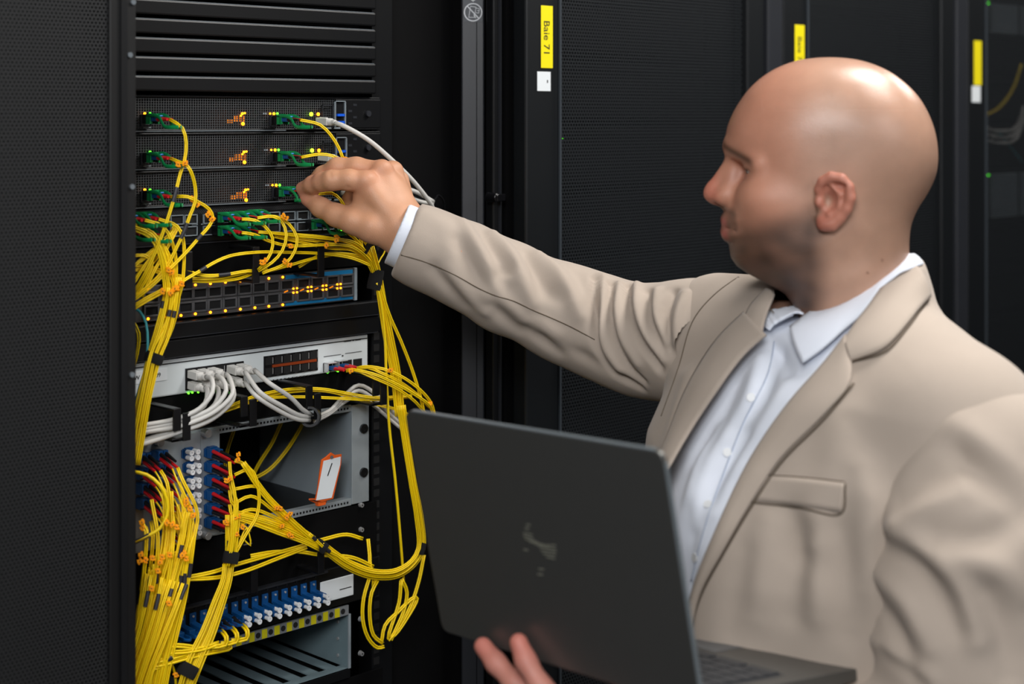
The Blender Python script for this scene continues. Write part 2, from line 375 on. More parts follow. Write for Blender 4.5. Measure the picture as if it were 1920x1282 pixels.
MB().box(.27, .866, 1.50, 1.51, .1, CT-.08).build('dark_backing_sheet', mat('dark_backing', (20, 20, 21), .9, noise=.3, scale=300), dr)  # added dark sheet, closes the view through the door holes
MB().box(PY(228, 0, 1.437).x, PY(239, 0, 1.437).x, 1.4375, 1.44, .04, CT-.03).build('door_bead', mat('bead', (17, 18, 20), .4, noise=.1), dr)
m = MB()
for (px, py) in ((243, 103), (249, 4), (247, 350), (247, 702)): c = PY(px, py, 1.44); m.cyl(c, c+Vector((0, -.002, 0)), .0028, n=12)
m.split('rivet', EDGE, dr)
# ---------------------------------------------------------------- equipment in the open cabinet (1U = 44.45 mm)
U1 = .04445; ZT = 1.6771
def UZ(n): return ZT-n*U1
XL, XR = .869, 1.351
XV = Vector((1, 0, 0)); YV = Vector((0, 1, 0)); ZV = Vector((0, 0, 1))
FR = Vector((0, -1, 0))
# fluted blanking panels above the servers
fl = []
for k in range(7):
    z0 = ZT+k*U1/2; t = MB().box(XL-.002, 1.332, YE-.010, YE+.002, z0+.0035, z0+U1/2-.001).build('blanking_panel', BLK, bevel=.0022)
    MB().box(XL, 1.328, YE-.0096, YE-.0080, z0+U1/2-.0016, z0+U1/2-.0008).build('lip', EDGE, t)  # light on the upper slat edge, painted as a pale strip
    tag(t, 'narrow black blanking panel with highlight painted on its upper edge in the fluted stack above the servers', 'blanking panel', 'blanking panels above the servers')
GRID = perf_mat('server_grille', (66, 68, 70), .0034, .0030, .39, False, .5, square=True)
def led_at(px, py, r, m, parent, Y): return LED(PY(px, py, Y), r, m, parent)
def cage(px, pyc, parent, name='module_cage'):
    """empty SFP cage mouth: bright rim and dark hole"""
    c = PY(px, pyc, YE-.004); m = MB()
    for (dx, dz, hx, hz) in ((-.0065, 0, .0006, .006), (.0065, 0, .0006, .006), (0, .006, .007, .0006), (0, -.006, .007, .0006)):
        m.box(c.x+dx-hx, c.x+dx+hx, YE-.0075, YE-.004, c.z+dz-hz, c.z+dz+hz)
    m.build(name, GRYF, parent)
def server(n, px_l, py_l, led_l, cl):
    zt, zb = UZ(n), UZ(n+1)
    which = ('top', 'middle', 'lowest')[n]
    t = thing('rack_server', f'black rack server with mesh front, {which} of the three servers', 'server', (1.11, YE, zb), None)
    m = MB(); m.box(XL+.02, 1.33, YE+.02, YE+.6, zb+.001, zt-.001); m.box(XL+.02, 1.345, YE-.002, YE+.02, zb+.001, zb+.0035); m.box(XL+.02, 1.345, YE-.002, YE+.02, zt-.0035, zt-.001)
    m.box(1.27, 1.345, YE-.003, YE+.02, zb+.0035, zt-.0035); m.build('chassis', BLK, t, bevel=.0008)
    MB().box(XL+.02, 1.272, YE, YE+.0008, zb+.0035, zt-.0035).build('mesh_front', GRID, t)
    MB().box(.962, 1.19, YE-.0032, YE-.0018, zb+.0005, zb+.0018).build('bright_edge', EDGE, t)
    y0 = py_l
    # left port
    cage(272, y0+13, t); 
    if led_l: led_at(271, y0, .0016, LEDO, t, YE-.003)
    led_at(281, y0, .0014, LEDG, t, YE-.003)
    m = MB(); a = PY(276, y0+26, YE-.003); m.box(a.x-.005, a.x+.005, YE-.003, YE-.002, a.z-.0008, a.z+.0008)
    for px in (560, 615, 632): q = PY(px, cl+27, YE-.003); m.box(q.x-.005, q.x+.005, YE-.0036, YE-.003, q.z-.0009, q.z+.0009)
    m.split('port_marking', GRYS, t)
    # glow of the orange lamps behind the mesh, left of the middle
    m = MB()
    for i in range(6):
        for j in range(3 if i > 1 else 2):
            q = PY(428+i*5.6+(n*3), y0+14-j*4+ (2 if i < 2 else 0), YE+.004); m.box(q.x-.0012, q.x+.0012, YE+.003, YE+.0045, q.z-.0011, q.z+.0011)
    m.split('drive_lamp', LEDD, t)
    for (dx, dy, r) in ((0, 0, .0022), (-1, -19, .0017), (3.5, -20, .0013), (-4, -15, .0012)): led_at(455+n*3+dx, y0+19+dy, r, LEDO, t, YE-.001)
    # centre port with its lamps
    cx = 513+n*2.2
    cage(cx, cl+14, t); 
    led_at(cx-7, cl, .0013, LEDO, t, YE-.003); led_at(cx, cl, .0017, LEDO, t, YE-.003); led_at(cx+6.5, cl, .0015, LEDG, t, YE-.003)
    m = MB(); q = PY(cx-12, cl, YE-.003); m.box(q.x-.003, q.x-.001, YE-.003, YE-.002, q.z-.001, q.z+.001); m.box(q.x-.006, q.x-.0045, YE-.003, YE-.002, q.z-.001, q.z+.001); m.split('tick_mark', GRYS, t)
    # RJ45 lamps, VGA and USB blocks
    if n < 2:
        led_at(583+n*1.5, cl+1, .0026, LEDY, t, YE-.003); led_at(596+n*1.5, cl+1, .0022, LEDO, t, YE-.003)
        for (px, top, wpx, hp) in ((613, -16, 20, 44), (637, -24, 20, 62)):
            q = PY(px+n*2, cl+top, YE-.004); q2 = PY(px+n*2, cl+top+hp*.78, YE-.004); hw = .0088; m = MB()
            m.box(q.x-hw, q.x-hw+.001, YE-.006, YE-.003, q2.z, q.z); m.box(q.x+hw-.001, q.x+hw, YE-.006, YE-.003, q2.z, q.z); m.box(q.x-hw, q.x+hw, YE-.006, YE-.003, q.z-.001, q.z)
            o = m.build('socket_frame', GRYS if px == 637 else GRYF, t)
            if px == 637:
                mm = MB()
                for kk in (.55, .83): zz = q.z+(q2.z-q.z)*kk; mm.box(q.x-.0055, q.x+.006, YE-.007, YE-.004, zz-.0016, zz+.0016)
                mm.build('blue_tongue', USBB, o)
    m = MB()
    for k in range(4): z = zb+.008+k*.008; m.box(1.29+.008*(k % 2), 1.296+.008*(k % 2), YE-.0036, YE-.003, z, z+.003)
    m.cyl((1.322, YE-.004, (zt+zb)/2), (1.322, YE-.007, (zt+zb)/2), .004, n=12); m.split('ear_fitting', GRYF, t)
    return t
SA = server(0, 0, 213, True, 213); SB = server(1, 0, 285, False, 281); SC = server(2, 0, 356, True, 347)
# --- aggregation switch with two rows of caged ports
def port_frames(t, rows, y, hw, hh, wall, m, name='port', depth=.003):
    for (px, py) in rows:
        c = PY(px, py, YE); q = MB()
        for (dx, dz, ax, az) in ((-hw, 0, wall, hh+wall), (hw, 0, wall, hh+wall), (0, hh, hw, wall), (0, -hh, hw, wall)):
            q.box(c.x+dx-ax, c.x+dx+ax, YE-depth, YE-.0005, c.z+dz-az, c.z+dz+az)
        o = q.build(name, m, t)
        MB().box(c.x-hw, c.x+hw, YE-.0012, YE-.0006, c.z-hh, c.z+hh).build('cavity', CAVE, o)
zt, zb = UZ(3), UZ(4)
t = thing('network_switch', 'black network switch with two rows of caged ports above the yellow arc', 'network switch', (1.11, YE, zb))
MB().box(XL+.01, 1.33, YE, YE+.4, zb+.001, zt-.001).build('chassis', BLK, t, bevel=.001)
MB().box(XL+.02, 1.28, YE-.0015, YE-.0002, zt-.009, zt-.004).build('vent_row', perf_mat('vent_mesh', (60, 62, 64), .003, .003, .0011, True, .5), t)
rows = []
for i, px in enumerate((330, 356, 391, 428, 456, 484, 512, 541, 566, 590, 614, 638)):
    slope = -.02*(px-356)/6.0
    rows += [(px, 411-(px-356)*.035, ), (px, 433-(px-356)*.042)]
port_frames(t, rows, 0, .0085, .0052, .0005, GRYS)
m = MB()
for px, py in ((365, 421), (382, 420), (448, 419), (560, 410), (582, 409)): q = PY(px, py, YE-.001); m.box(q.x-.004, q.x+.004, YE-.0016, YE-.001, q.z-.0006, q.z+.0006)
m.split('port_number', GRYS, t)
m = MB()
for px in (641, 654): 
    q = PY(px, 428, YE-.002)
    for dz in (-.0028, 0, .0028): m.box(q.x-.0013, q.x+.0013, YE-.003, YE-.002, q.z+dz-.0003, q.z+dz+.0003)
    m.box(q.x-.0018, q.x-.0012, YE-.003, YE-.002, q.z-.003, q.z+.003); m.box(q.x+.0012, q.x+.0018, YE-.003, YE-.002, q.z-.003, q.z)
m.build('display_digits', LEDG, t)
MB().box(PY(608, 0).x, PY(618, 0).x, YE-.002, YE-.001, PY(612, 408).z, PY(612, 400).z).build('white_sticker', PAPER, t)
MB().box(XL+.01, 1.335, YE-.002, YE, zb-.0005, zb+.001).build('lower_lip', GRYF, t)
# --- cable managers: black panel with D-shaped hooks
def hook(parent, px_post, z_top, z_bot, reach, gap_at=None, post_w=.010, zig=0):
    X = px_post; m = MB()
    m.box(X-post_w/2, X+post_w/2, YE-reach, YE-.002, z_top-.003, z_top)
    m.box(X-post_w/2, X+post_w/2, YE-reach-.003, YE-reach, z_bot if not zig else z_bot+.012, z_top)
    m.box(X-post_w/2, X+post_w/2, YE-reach, YE-.002, z_bot, z_bot+.003)
    if zig: m.box(X+post_w*.9, X+post_w*1.9, YE-reach-.003, YE-reach, z_bot, z_bot+.026); m.box(X-post_w/2, X+post_w*1.9, YE-reach, YE-reach+.004, z_bot, z_bot+.003)
    return m.build('cable_hook', BLKP, parent, bevel=.0008)
def manager(n, label, hooks, reach, zig=0, units=1):
    zt, zb = UZ(n), UZ(n+units)
    t = thing('cable_manager', label, 'cable manager', (1.11, YE, zb)); MB().box(XL, XR-.01, YE, YE+.003, zb+.001, zt-.001).build('back_panel', BLKD, t, bevel=.0005)
    for (px, zt_, zb_) in hooks: hook(t, px, zt_, zb_, reach, zig=zig)
    return t
def XatY(px, Y): return PY(px, 0, Y).x
R1 = .05
CM1 = manager(4, 'black cable manager with hooks under the caged port switch', [(XatY(352, YE-R1), UZ(4)-.004, UZ(5)-.002), (XatY(478, YE-R1), UZ(4)-.004, UZ(5)-.003), (XatY(600, YE-R1), UZ(4)-.004, UZ(5)-.003)], R1)
# --- grey 32 port switch
zt, zb = UZ(5), UZ(6)
t = thing('network_switch', 'grey 32 port switch with rows of small orange lights', 'network switch', (1.11, YE, zb))
MB().box(XL+.01, 1.306, YE, YE+.45, zb+.001, zt-.001).build('chassis', BLK, t, bevel=.001)
FPL = mat('switch_front_grey', (72, 71, 70), .5, noise=.35, scale=500)
MB().box(XL+.02, 1.302, YE-.002, YE-.0002, zb+.002, zt-.002).build('front_plate', FPL, t)
for (dz0, dz1) in ((.0032, .0082), (.0365, .0415)):
    MB().box(1.19, 1.298, YE-.0026, YE-.002, zb+dz0, zb+dz1).build('blue_stripe', mat('cyan_blue_stripe', (18, 118, 172), .5, noise=.1), t)
MB().box(1.300, 1.3045, YE-.004, YE, zb+.001, zt-.001).build('side_trim', GRYS, t, bevel=.0005)
prow = []
pxs = [281, 317, 345, 372, 400, 428, 456, 483, 509, 535, 566, 592, 621, 648]
def e_y(px, top): return (575.3-(px-281)*.139 if top else 606-(px-281)*.158)
for px in pxs: prow += [(px, (e_y(px, 1)-14 if False else 0))]
zc1, zc2 = zb+.0295, zb+.0140
xs_ = [PY(px, 0, YE).x for px in pxs]
for i, x in enumerate(xs_):
    for zc in (zc1, zc2):
        q = MB(); hw, hh, wl = .0092, .0058, .0011
        for (dx, dz, ax, az) in ((-hw, 0, wl, hh+wl), (hw, 0, wl, hh+wl), (0, hh, hw, wl), (0, -hh, hw, wl)): q.box(x+dx-ax, x+dx+ax, YE-.0045, YE-.002, zc+dz-az, zc+dz+az)
        o = q.build('port', GRYB, t, bevel=.0003); MB().box(x-hw, x+hw, YE-.0027, YE-.0021, zc-hh, zc+hh).build('cavity', CAVE, o)
for i, x in enumerate(xs_[:10]):
    for zc in (zb+.0396, zb+.0050): LED((x-.006 if i else x-.004, YE-.0022, zc), .0016, LEDO, t)
for px in (549, 576, 604, 631):
    x = PY(px, 0).x
    for dx in (-.0028, .0028):
        for zc in (zb+.0243, zb+.0192): LED((x+dx, YE-.0045, zc), .0013, LEDO, t)
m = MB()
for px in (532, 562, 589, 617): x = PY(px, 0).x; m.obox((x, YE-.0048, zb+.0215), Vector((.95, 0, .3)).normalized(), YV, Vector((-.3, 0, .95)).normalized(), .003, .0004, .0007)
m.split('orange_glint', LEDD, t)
# --- black blanking panel
for (z0, z1, lab) in ((UZ(6)-.020, UZ(6)-.001, 'upper'), (UZ(7)+.001, UZ(6)-.0215, 'lower')):
    o = MB().box(XL, 1.34, YE-.012 if lab == 'upper' else YE-.009, YE, z0, z1).build('blanking_panel', BLK, bevel=.002)
    MB().box(XL, 1.336, YE-(.0118 if lab == 'upper' else .0088), YE-(.0105 if lab == 'upper' else .0075), z0+.0001, z0+.0012).build('lip', GRYF, o)
    tag(o, f'black blanking panel above the silver switch, {lab} of the two', 'blanking panel')
# --- silver 24 port switch
zt, zb = UZ(7), UZ(8)
t = thing('network_switch', 'silver 24 port switch with white cables plugged in', 'network switch', (1.11, YE, zb)); SW = t
YF = YE-.003
def PF(px, py): return PY(px, py, YF)
xr = PF(690, 0).x
MB().box(XL+.005, xr, YF, YE+.25, zb+.0005, zt-.0005).build('chassis', SILV, t, bevel=.002)
MB().box(XL+.005, xr-.002, YF-.0008, YF, zt-.0062, zt-.0054).build('dark_seam', INK, t)
MB().box(XL+.005, xr-.002, YF-.0016, YF+.001, zt-.0050, zt-.0008).build('top_lip', mat('bright_aluminium', (214, 220, 223), .35, metal=.3, noise=.03), t, bevel=.0006)
def rj_block(px0, px1, y_tl, y_bl, cols, rows_, t):
    a = PF(px0, y_tl); b_ = PF(px0, y_bl); x0, x1 = a.x, PF(px1, 0).x; z1, z0 = a.z, b_.z
    o = MB().box(x0, x1, YF-.0012, YF-.0002, z0, z1).build('port_block', BLKP, t)
    cw = (x1-x0)/cols; ch = (z1-z0)/rows_
    for i in range(cols):
        for j in range(rows_):
            cx_, cz = x0+(i+.5)*cw, z0+(j+.5)*ch; s = 1 if j else -1
            q = MB(); hw, hh = cw*.38, ch*.36
            q.box(cx_-hw, cx_+hw, YF-.0018, YF-.0013, cz-hh, cz+hh); q.box(cx_-hw*.4, cx_+hw*.4, YF-.0019, YF-.0013, cz+s*hh*.9, cz+s*ch*.48)
            q.build('socket', CAVE, o)
            q = MB(); q.box(cx_+hw+.0003, cx_+hw+.0010, YF-.0022, YF-.0012, cz-hh*.7, cz+hh*.9); q.build('contact_spring', STEEL, o)
    return x0, x1, z0, z1, cw, ch, o
B1_ = rj_block(347, 456, 691, 732, 6, 2, t)
B2_ = rj_block(494, 595, 668, 708, 6, 2, t)
MB().box(B2_[0]+.012, B2_[1]-.003, YF-.0026, YF-.0012, (B2_[2]+B2_[3])/2-.0016, (B2_[2]+B2_[3])/2+.0016).build('copper_divider', mat('copper_glint', (190, 84, 44), .35, metal=.6, noise=.1), t)
m = MB()
for i in range(12):
    q = PF(505+i*7.2, 713.5-i*.95); m.box(q.x-.0007, q.x+.0007, YF-.0009, YF-.0002, q.z-.0007, q.z+.0007)
for (x0_, x1_, y_) in ((607, 639, 668.5), (647, 678, 662.5)):
    a = PF(x0_, y_); b_ = PF(x1_, y_); zz = (PF(x0_, y_).z); m.box(a.x, b_.x, YF-.0006, YF-.0001, zz-.0003, zz+.0003)
q = PF(642, 667); m.box(q.x-.0012, q.x+.0012, YF-.0006, YF-.0001, q.z-.0008, q.z+.001)
m.split('port_mark', INK, t)
# SFP block on the right
for px in (614, 632, 651, 670):
    c = PF(px, 688-(px-614)*.13); o = MB().box(c.x-.0072, c.x+.0072, YF-.0008, YF-.0002, c.z-.0058, c.z+.0058).build('sfp_socket', CAVE, t)
for px, py in ((614, 697.5), (633, 695)): LED(PF(px, py), .0016, LEDG, t)
for px, py in ((353, 737), (360, 735.5), (371, 735), (389, 732), (396, 731), (430, 726), (433, 724)): LED(PF(px, py), .0012, LEDG, t)
# asset label
a = PF(256, 697); b_ = PF(313, 712); lb = MB().box(a.x-.015, b_.x, YF-.0006, YF-.0001, b_.z, a.z).build('asset_label', PAPER, t)
text_mesh('lettering', 'XSW   H   009', .0072, (a.x-.012, YF-.0008, (a.z+b_.z)/2-.0022), XV, ZV, INK, lb)
q = PF(645, 640); m = MB()
for (d0, d1) in ((0, .012), (.0135, .017), (.0185, .028)): m.box(q.x+d0, q.x+d1, YF-.0004, YF-.0001, q.z-.0008, q.z+.0008)
m.split('model_print', GRYF, t)
# --- cable manager with zig-zag hooks
R2 = .06
z1, z0 = UZ(8)-.001, UZ(9)+.001
CM2 = thing('cable_manager', 'black cable manager with large open hooks under the silver switch', 'cable manager', (1.11, YE, z0))
MB().box(XL, XR-.01, YE, YE+.003, z0, z1).build('back_panel', BLKD, CM2)
for px, yt, yb in ((330, 765, 822), (456, 742, 795), (578, 722, 782), (703, 703, 755)):
    X = XatY(px, YE-R2); zt_ = PY(px, yt, YE-R2).z; zb_ = PY(px, yb, YE-R2).z
    w_ = .010; m = MB()
    m.box(X-w_/2, X+w_/2, YE-R2, YE-.002, zt_-.003, zt_); m.box(X-w_/2, X+w_/2, YE-R2-.003, YE-R2, zb_+.009, zt_)
    m.box(X+w_*.8, X+w_*1.8, YE-R2-.003, YE-R2, zb_-.004, zb_+.028); m.box(X-w_/2, X+w_*1.8, YE-R2, YE-R2+.003, zb_-.004, zb_)
    m.box(X-w_/2-.0, X+w_/2, YE-R2, YE-.002, zb_-.004, zb_-.001)
    m.build('cable_hook', BLKP, CM2, bevel=.0008)
# --- 3U sub-rack, left part filled with fibre modules, right part open
zt, zb = UZ(9), UZ(12)
SR = thing('module_subrack', 'open grey three unit rack frame with fibre modules at left', 'rack frame', (1.11, YE, zb))
xr = PY(690, 0).x; xi = PY(658, 0).x
MB().box(xi, xr, YE-.002, YE+.0, zb+.002, zt-.002).build('mounting_ear', ALU, SR, bevel=.0006)
MB().box(xi, xi+.002, YE, YE+.24, zb+.002, zt-.002).build('side_plate', GRYS, SR)
MB().box(XL, XL+.002, YE, YE+.24, zb+.002, zt-.002).build('side_plate', GRYS, SR)
for (z0_, z1_, yb_) in ((zt-.010, zt-.001, 0), (zb+.001, zb+.010, 0)):
    r_ = MB().box(XL, xi, YE-.001, YE+.012, z0_, z1_).build('front_rail', ALU, SR, bevel=.0006)
    q = MB(); zc = (z0_+z1_)/2
    for k in range(80): x = XL+.01+k*.00508; 
    for k in range(92):
        x = XL+.01+k*.00508
        if x < xi-.004: q.box(x-.0013, x+.0013, YE-.0014, YE-.0009, zc-.0013, zc+.0013)
    q.build('rail_holes', CAVE, r_)
MB().box(XL, xi, YE+.2, YE+.203, zb+.002, zt-.002).build('rear_plate', BLKD, SR)
MB().box(XL, xi, YE, YE+.2, zb+.001, zb+.002).build('floor_plate', BLK, SR)
for (px, py) in ((681, 803), (681, 885)):
    c = PY(px, py, YE-.002); m = MB(); m.ring(c, FR, .0028, .0062, .003, 20); m.cyl(c, c+FR*.0022, .0030, n=14); m.build('captive_screw', BLKP, SR, angle=40)
# module plates
def xm(px): return PY(px, 0, YE-.004).x
for (x0p, x1p) in ((240, 268), (268.5, 376), (376.5, 412)):
    o = MB().box(xm(x0p) if x0p > 240 else .93, xm(x1p), YE-.004, YE-.001, zb+.003, zt-.003).build('module_front', ALU, SR, bevel=.0004)
for (px, py) in ((383, 811), (383, 1002), (294, 828)):
    c = PY(px, py, YE-.004); m = MB(); m.cyl(c, c+FR*.009, .0052, .0048, 20); m.cyl(c+FR*.009, c+FR*.0095, .003, n=12); m.build('thumbscrew', STEEL, SR, angle=40)
# fibre adapters
def adapter(name, c, w_, h_, d_, label, group, parent=None):
    c = Vector(c); m = MB(); m.box(c.x-w_/2, c.x+w_/2, c.y-d_, c.y, c.z-h_/2, c.z+h_/2); m.box(c.x-w_*.42, c.x+w_*.42, c.y-d_*.8, c.y-.002, c.z+h_/2, c.z+h_/2+.0014)
    m.box(c.x-w_*.5-.0016, c.x-w_*.5, c.y-.003, c.y, c.z-h_/2+.001, c.z+h_/2-.001)
    o = m.build(name, BLUC, parent, origin=c, bevel=.0005)
    return tag(o, label, 'fibre adapter', group)
aps = []
for k in range(6):
    c = PY(383, 853-0+k*26.3-5, YE-.004); c.x = xm(386)+.001
    for j in (0, 1):
        pass
    o = adapter('fibre_adapter', (c.x+.0035, YE-.004, c.z), .0125, .0118, .013, 'blue fibre adapter in the right hand module column with red and black plugs', 'adapters of the right module column')
    m = MB(); m.box(c.x-.0021, c.x+.0050, YE-.0174, YE-.017, c.z-.0042, c.z+.0045); m.build('shutter_lines', mat('blue_dark', (8, 62, 120), .4, noise=.05), o)
    aps.append((c.x+.0035, c.z))
# adapters with white caps (second column)
caps = []
for k, (px, py) in enumerate(((350, 849), (352, 875), (352, 902), (352, 930), (352, 958), (353, 990))):
    c = PY(px, py, YE-.004)
    o = adapter('fibre_adapter', (c.x, YE-.004, c.z), .0125, .0118, .008, 'blue fibre adapter closed with white caps beside the right module column', 'capped adapters of the left module')
    for dx in (-.0015, .0075):
        for dz in (-.0033, .0033):
            m = MB(); q = Vector((c.x+dx-.003, YE-.012, c.z+dz)); m.cyl(q, q+FR*.008, .0027, n=14); m.ring(q+FR*.008, FR, .0015, .0031, .002, 16); m.build('dust_cap', WHT, o, angle=40)
left_ad = []
for k, (px, py) in enumerate(((290, 853), (292, 880), (293, 908), (294, 936), (295, 964), (296, 990), (258, 858), (259, 886), (260, 914), (261, 942))):
    c = PY(px, py, YE-.004); o = adapter('fibre_adapter', (c.x, YE-.004, c.z), .0125, .0118, .013, 'blue fibre adapter half hidden behind the yellow cable mass', 'adapters behind the cable mass'); left_ad.append((c.x, c.z))
# inspection tag hanging on the lower rail
a = Vector(PY(603, 945, YE-.02)); tagn = thing('inspection_tag', 'white card tag in an orange plastic frame on the lower rail', 'tag', a)
def tp(x, y, d=.02): return PY(x, y, YE-d)
outer = [tp(591, 938), tp(596, 915), tp(603, 862), tp(612, 856), tp(621, 848), tp(629, 853), tp(641, 851), tp(640, 870), tp(625, 935), tp(604, 941)]
m = MB(); m.prism(outer, (0, .002, 0)); m.build('tag_frame', TAGO, tagn, bevel=.0006)
inner = [tp(593, 938, .0208), tp(607, 864, .0208), tp(639, 856, .0208), tp(638, 870, .0208), tp(622, 933, .0208)]
m = MB(); m.prism(inner, (0, .0006, 0)); card = m.build('card', PAPER, tagn)
m = MB(); A = tp(624, 864, .021); B = tp(613, 896, .021); dd = (B-A).normalized(); m.obox((A+B)/2, dd, YV, dd.cross(YV), (B-A).length/2*.75, .0002, .0007); m.build('print_line', INK, card)
m = MB(); m.cyl(tp(622, 857, .0214), tp(622, 857, .0204), .0022, n=12); m.build('eyelet', GRYF, tagn)
m = MB(); m.tube(catmull([tp(605, 938, .018), tp(596, 936, .012), tp(580, 936, .006), tp(590, 941, .004), tp(603, 946, .01), tp(612, 940, .016)], .003), .0011, 6); m.obox(tp(601, 943, .016), XV, YV, ZV, .006, .003, .0025); m.build('tie', TAGO, tagn, angle=50)
# --- black panel and cable hooks under the sub-rack
CM3 = manager(12, 'black cable manager with hooks below the grey rack frame', [], .05, units=2)
for px, yt, yb in ((345, 1087, 1130), (475, 1055, 1110), (600, 1025, 1075)):
    X = XatY(px, YE-.045); hook(CM3, X, PY(px, yt, YE-.045).z, PY(px, yb, YE-.045).z, .045)
m = MB(); q = PY(465, 1020, YE-.03); m.box(q.x-.006, q.x+.006, YE-.03, YE-.028, q.z-.0006, q.z+.0006); m.build('bright_clip', STEEL, CM3)
# --- fibre patch panel with duplex adapters
ZP1, ZP0 = 1.0700, 1.0195
FP = thing('fibre_patch_panel', 'black fibre patch panel with a row of blue adapters', 'patch panel', (1.11, YE, ZP0))
MB().box(XL, XR-.01, YE-.004, YE+.2, ZP0, ZP1).build('chassis', BLK, FP, bevel=.001)
MB().box(XL, 1.25, YE-.012, YE-.004, ZP1-.0015, ZP1+.001).build('front_lip', GRYF, FP)
a = PY(601, 1085, YE-.006); b_ = PY(663, 1118, YE-.006); z0_ = PY(663, 1117, YE-.006).z
lb = thing('panel_label', 'white rounded label at the right end of the blue adapter row', 'label', (a.x, YE-.006, z0_))
MB().box(a.x, b_.x, YE-.0062, YE-.0042, PY(601, 1132, YE-.006).z, PY(601, 1092, YE-.006).z).build('label_base', PAPER, lb, bevel=.0009)
MB().box(a.x+.031, b_.x-.004, YE-.0066, YE-.0062, PY(645, 1103, YE-.006).z-.0006, PY(645, 1103, YE-.006).z+.0005).build('print_line', INK, lb)
# adapters: sloped blue bodies with white caps
proto = None; ad_pos = []
def lc_adapter(c, capped, label, group):
    c = Vector(c); o = thing('duplex_adapter', label, 'fibre adapter', c, group)
    m = MB(); m.box(c.x-.0046, c.x+.0046, c.y-.0025, c.y, c.z-.002, c.z+.0125)
    poly = [Vector((c.x-.0042, c.y-.002, c.z+.0015)), Vector((c.x-.0042, c.y-.024, c.z+.0005)), Vector((c.x-.0042, c.y-.024, c.z-.0105)), Vector((c.x-.0042, c.y-.002, c.z-.0085))]
    m.prism(poly, (.0084, 0, 0)); b__ = m.build('adapter_body', BLUC, o, bevel=.0008)
    MB().cyl(c+Vector((0, -.0025, .0085)), c+Vector((0, -.0036, .0085)), .0014, n=10).build('rivet', STEEL, b__)
    if capped:
        for dz in (-.0015, -.0085):
            q = c+Vector((.0, -.022, dz)); m = MB(); m.cyl(q, q+FR*.009, .0024, n=14); m.ring(q+FR*.0085, FR, .0012, .0033, .0022, 16); m.build('dust_cap', WHT, o, angle=40)
    else:
        m = MB(); q = c+Vector((0, -.024, -.004)); m.box(q.x-.0052, q.x-.003, q.y-.012, q.y, q.z-.002, q.z+.002); m.box(q.x+.003, q.x+.0052, q.y-.012, q.y, q.z-.002, q.z+.002)
        m.tube(catmull([q+Vector((-.004, -.012, 0)), q+Vector((0, -.017, 0)), q+Vector((.004, -.012, 0))], .002), .0018, 6); m.build('release_clip', BLUC, o, angle=40)
    return o
pc = None; po = None
for k in range(15):
    px = 586-k*18.85-(k*k)*.0; py = 1107+k*5.95
    c = PY(px, py, YE-.004); c.z = PY(586, 1107, YE-.004).z-.0000; c.x = PY(586, 0, YE-.004).x-k*.0150
    capped = k < 9
    if capped:
        o = lc_adapter(c, True, 'blue duplex adapter with two white caps in the patch panel row', 'capped adapters of the patch panel') if pc is None else copy_tree(pc, None, c)
        if pc is None: pc = o
    else:
        o = lc_adapter(c, False, 'blue duplex adapter with plug clip in the lower left of the panel row', 'plugged adapters of the patch panel') if po is None else copy_tree(po, None, c)
        if po is None: po = o
    ad_pos.append(c.copy())
m = MB()
for c in ad_pos:
    for dz in (.0165, -.0150): m.cyl(c+Vector((.004, 0, dz)), c+Vector((.004, -.0012, dz)), .0012, n=8)
m.split('panel_rivet', GRYF, FP)
# yellow and grey number strip
ZS = 1.0104
NS = thing('number_strip', 'grey strip with yellow squares under the patch panel', 'label strip', (1.1, YE-.003, ZS-.006))
MB().box(.95, PY(651, 0).x, YE-.003, YE, ZS-.0062, ZS+.0062).build('strip_base', mat('strip_grey', (120, 124, 128), .5, noise=.06), NS)
x0_ = PY(632, 0, YE-.003).x; m = MB(); q = MB()
for k in range(14):
    x = x0_-k*.0191
    if x > .955: m.box(x-.0040, x+.0040, YE-.0036, YE-.003, ZS-.0056, ZS+.0056); q.cyl((x+.0095, YE-.003, ZS), (x+.0095, YE-.0036, ZS), .0035, n=14)
m.split('yellow_square', mat('strip_yellow', (206, 196, 20), .5, noise=.05), NS); q.split('black_dot', INK, NS)
# --- open chassis at the bottom
ZB = .9335
BC = thing('open_chassis', 'open grey chassis with slotted floor at the bottom of the rack', 'rack frame', (1.1, YE, ZB))
xr = PY(655, 0).x
MB().box(xr-.002, xr, YE, YE+.28, ZB, ZS-.0065).build('side_plate', mat('teal_grey_plate', (116, 136, 142), .5, noise=.08, scale=20), BC)
MB().box(xr-.003, xr+.001, YE-.002, YE, ZB, ZS-.0065).build('front_flange', GRYS, BC)
for k in range(3): LED((xr-.0026, YE+.02, ZB+.012+.022*k), .0022, STEEL, BC, (-1, 0, 0)).name = 'screw'
FLR = mat('slotted_floor', (112, 130, 136), .5, noise=.08, scale=20)
m = MB()
for k in range(8):
    x1 = xr-.012-k*.0285; m.box(x1-.016, x1, YE+.012, YE+.27, ZB, ZB+.0015)
m.box(XL, xr, YE, YE+.012, ZB, ZB+.0015); m.box(XL, xr, YE+.27, YE+.28, ZB, ZB+.0015); m.build('slotted_floor_plate', FLR, BC)
MB().box(XL, xr, YE, YE+.28, ZB-.012, ZB-.010).build('base_plate', BLKD, BC)
MB().box(XL, xr, YE-.002, YE, ZB-.012, ZB-.001).build('front_edge', BLK, BC)
MB().box(XL, xr, YE+.279, YE+.282, ZB, ZS).build('rear_plate', BLKD, BC)
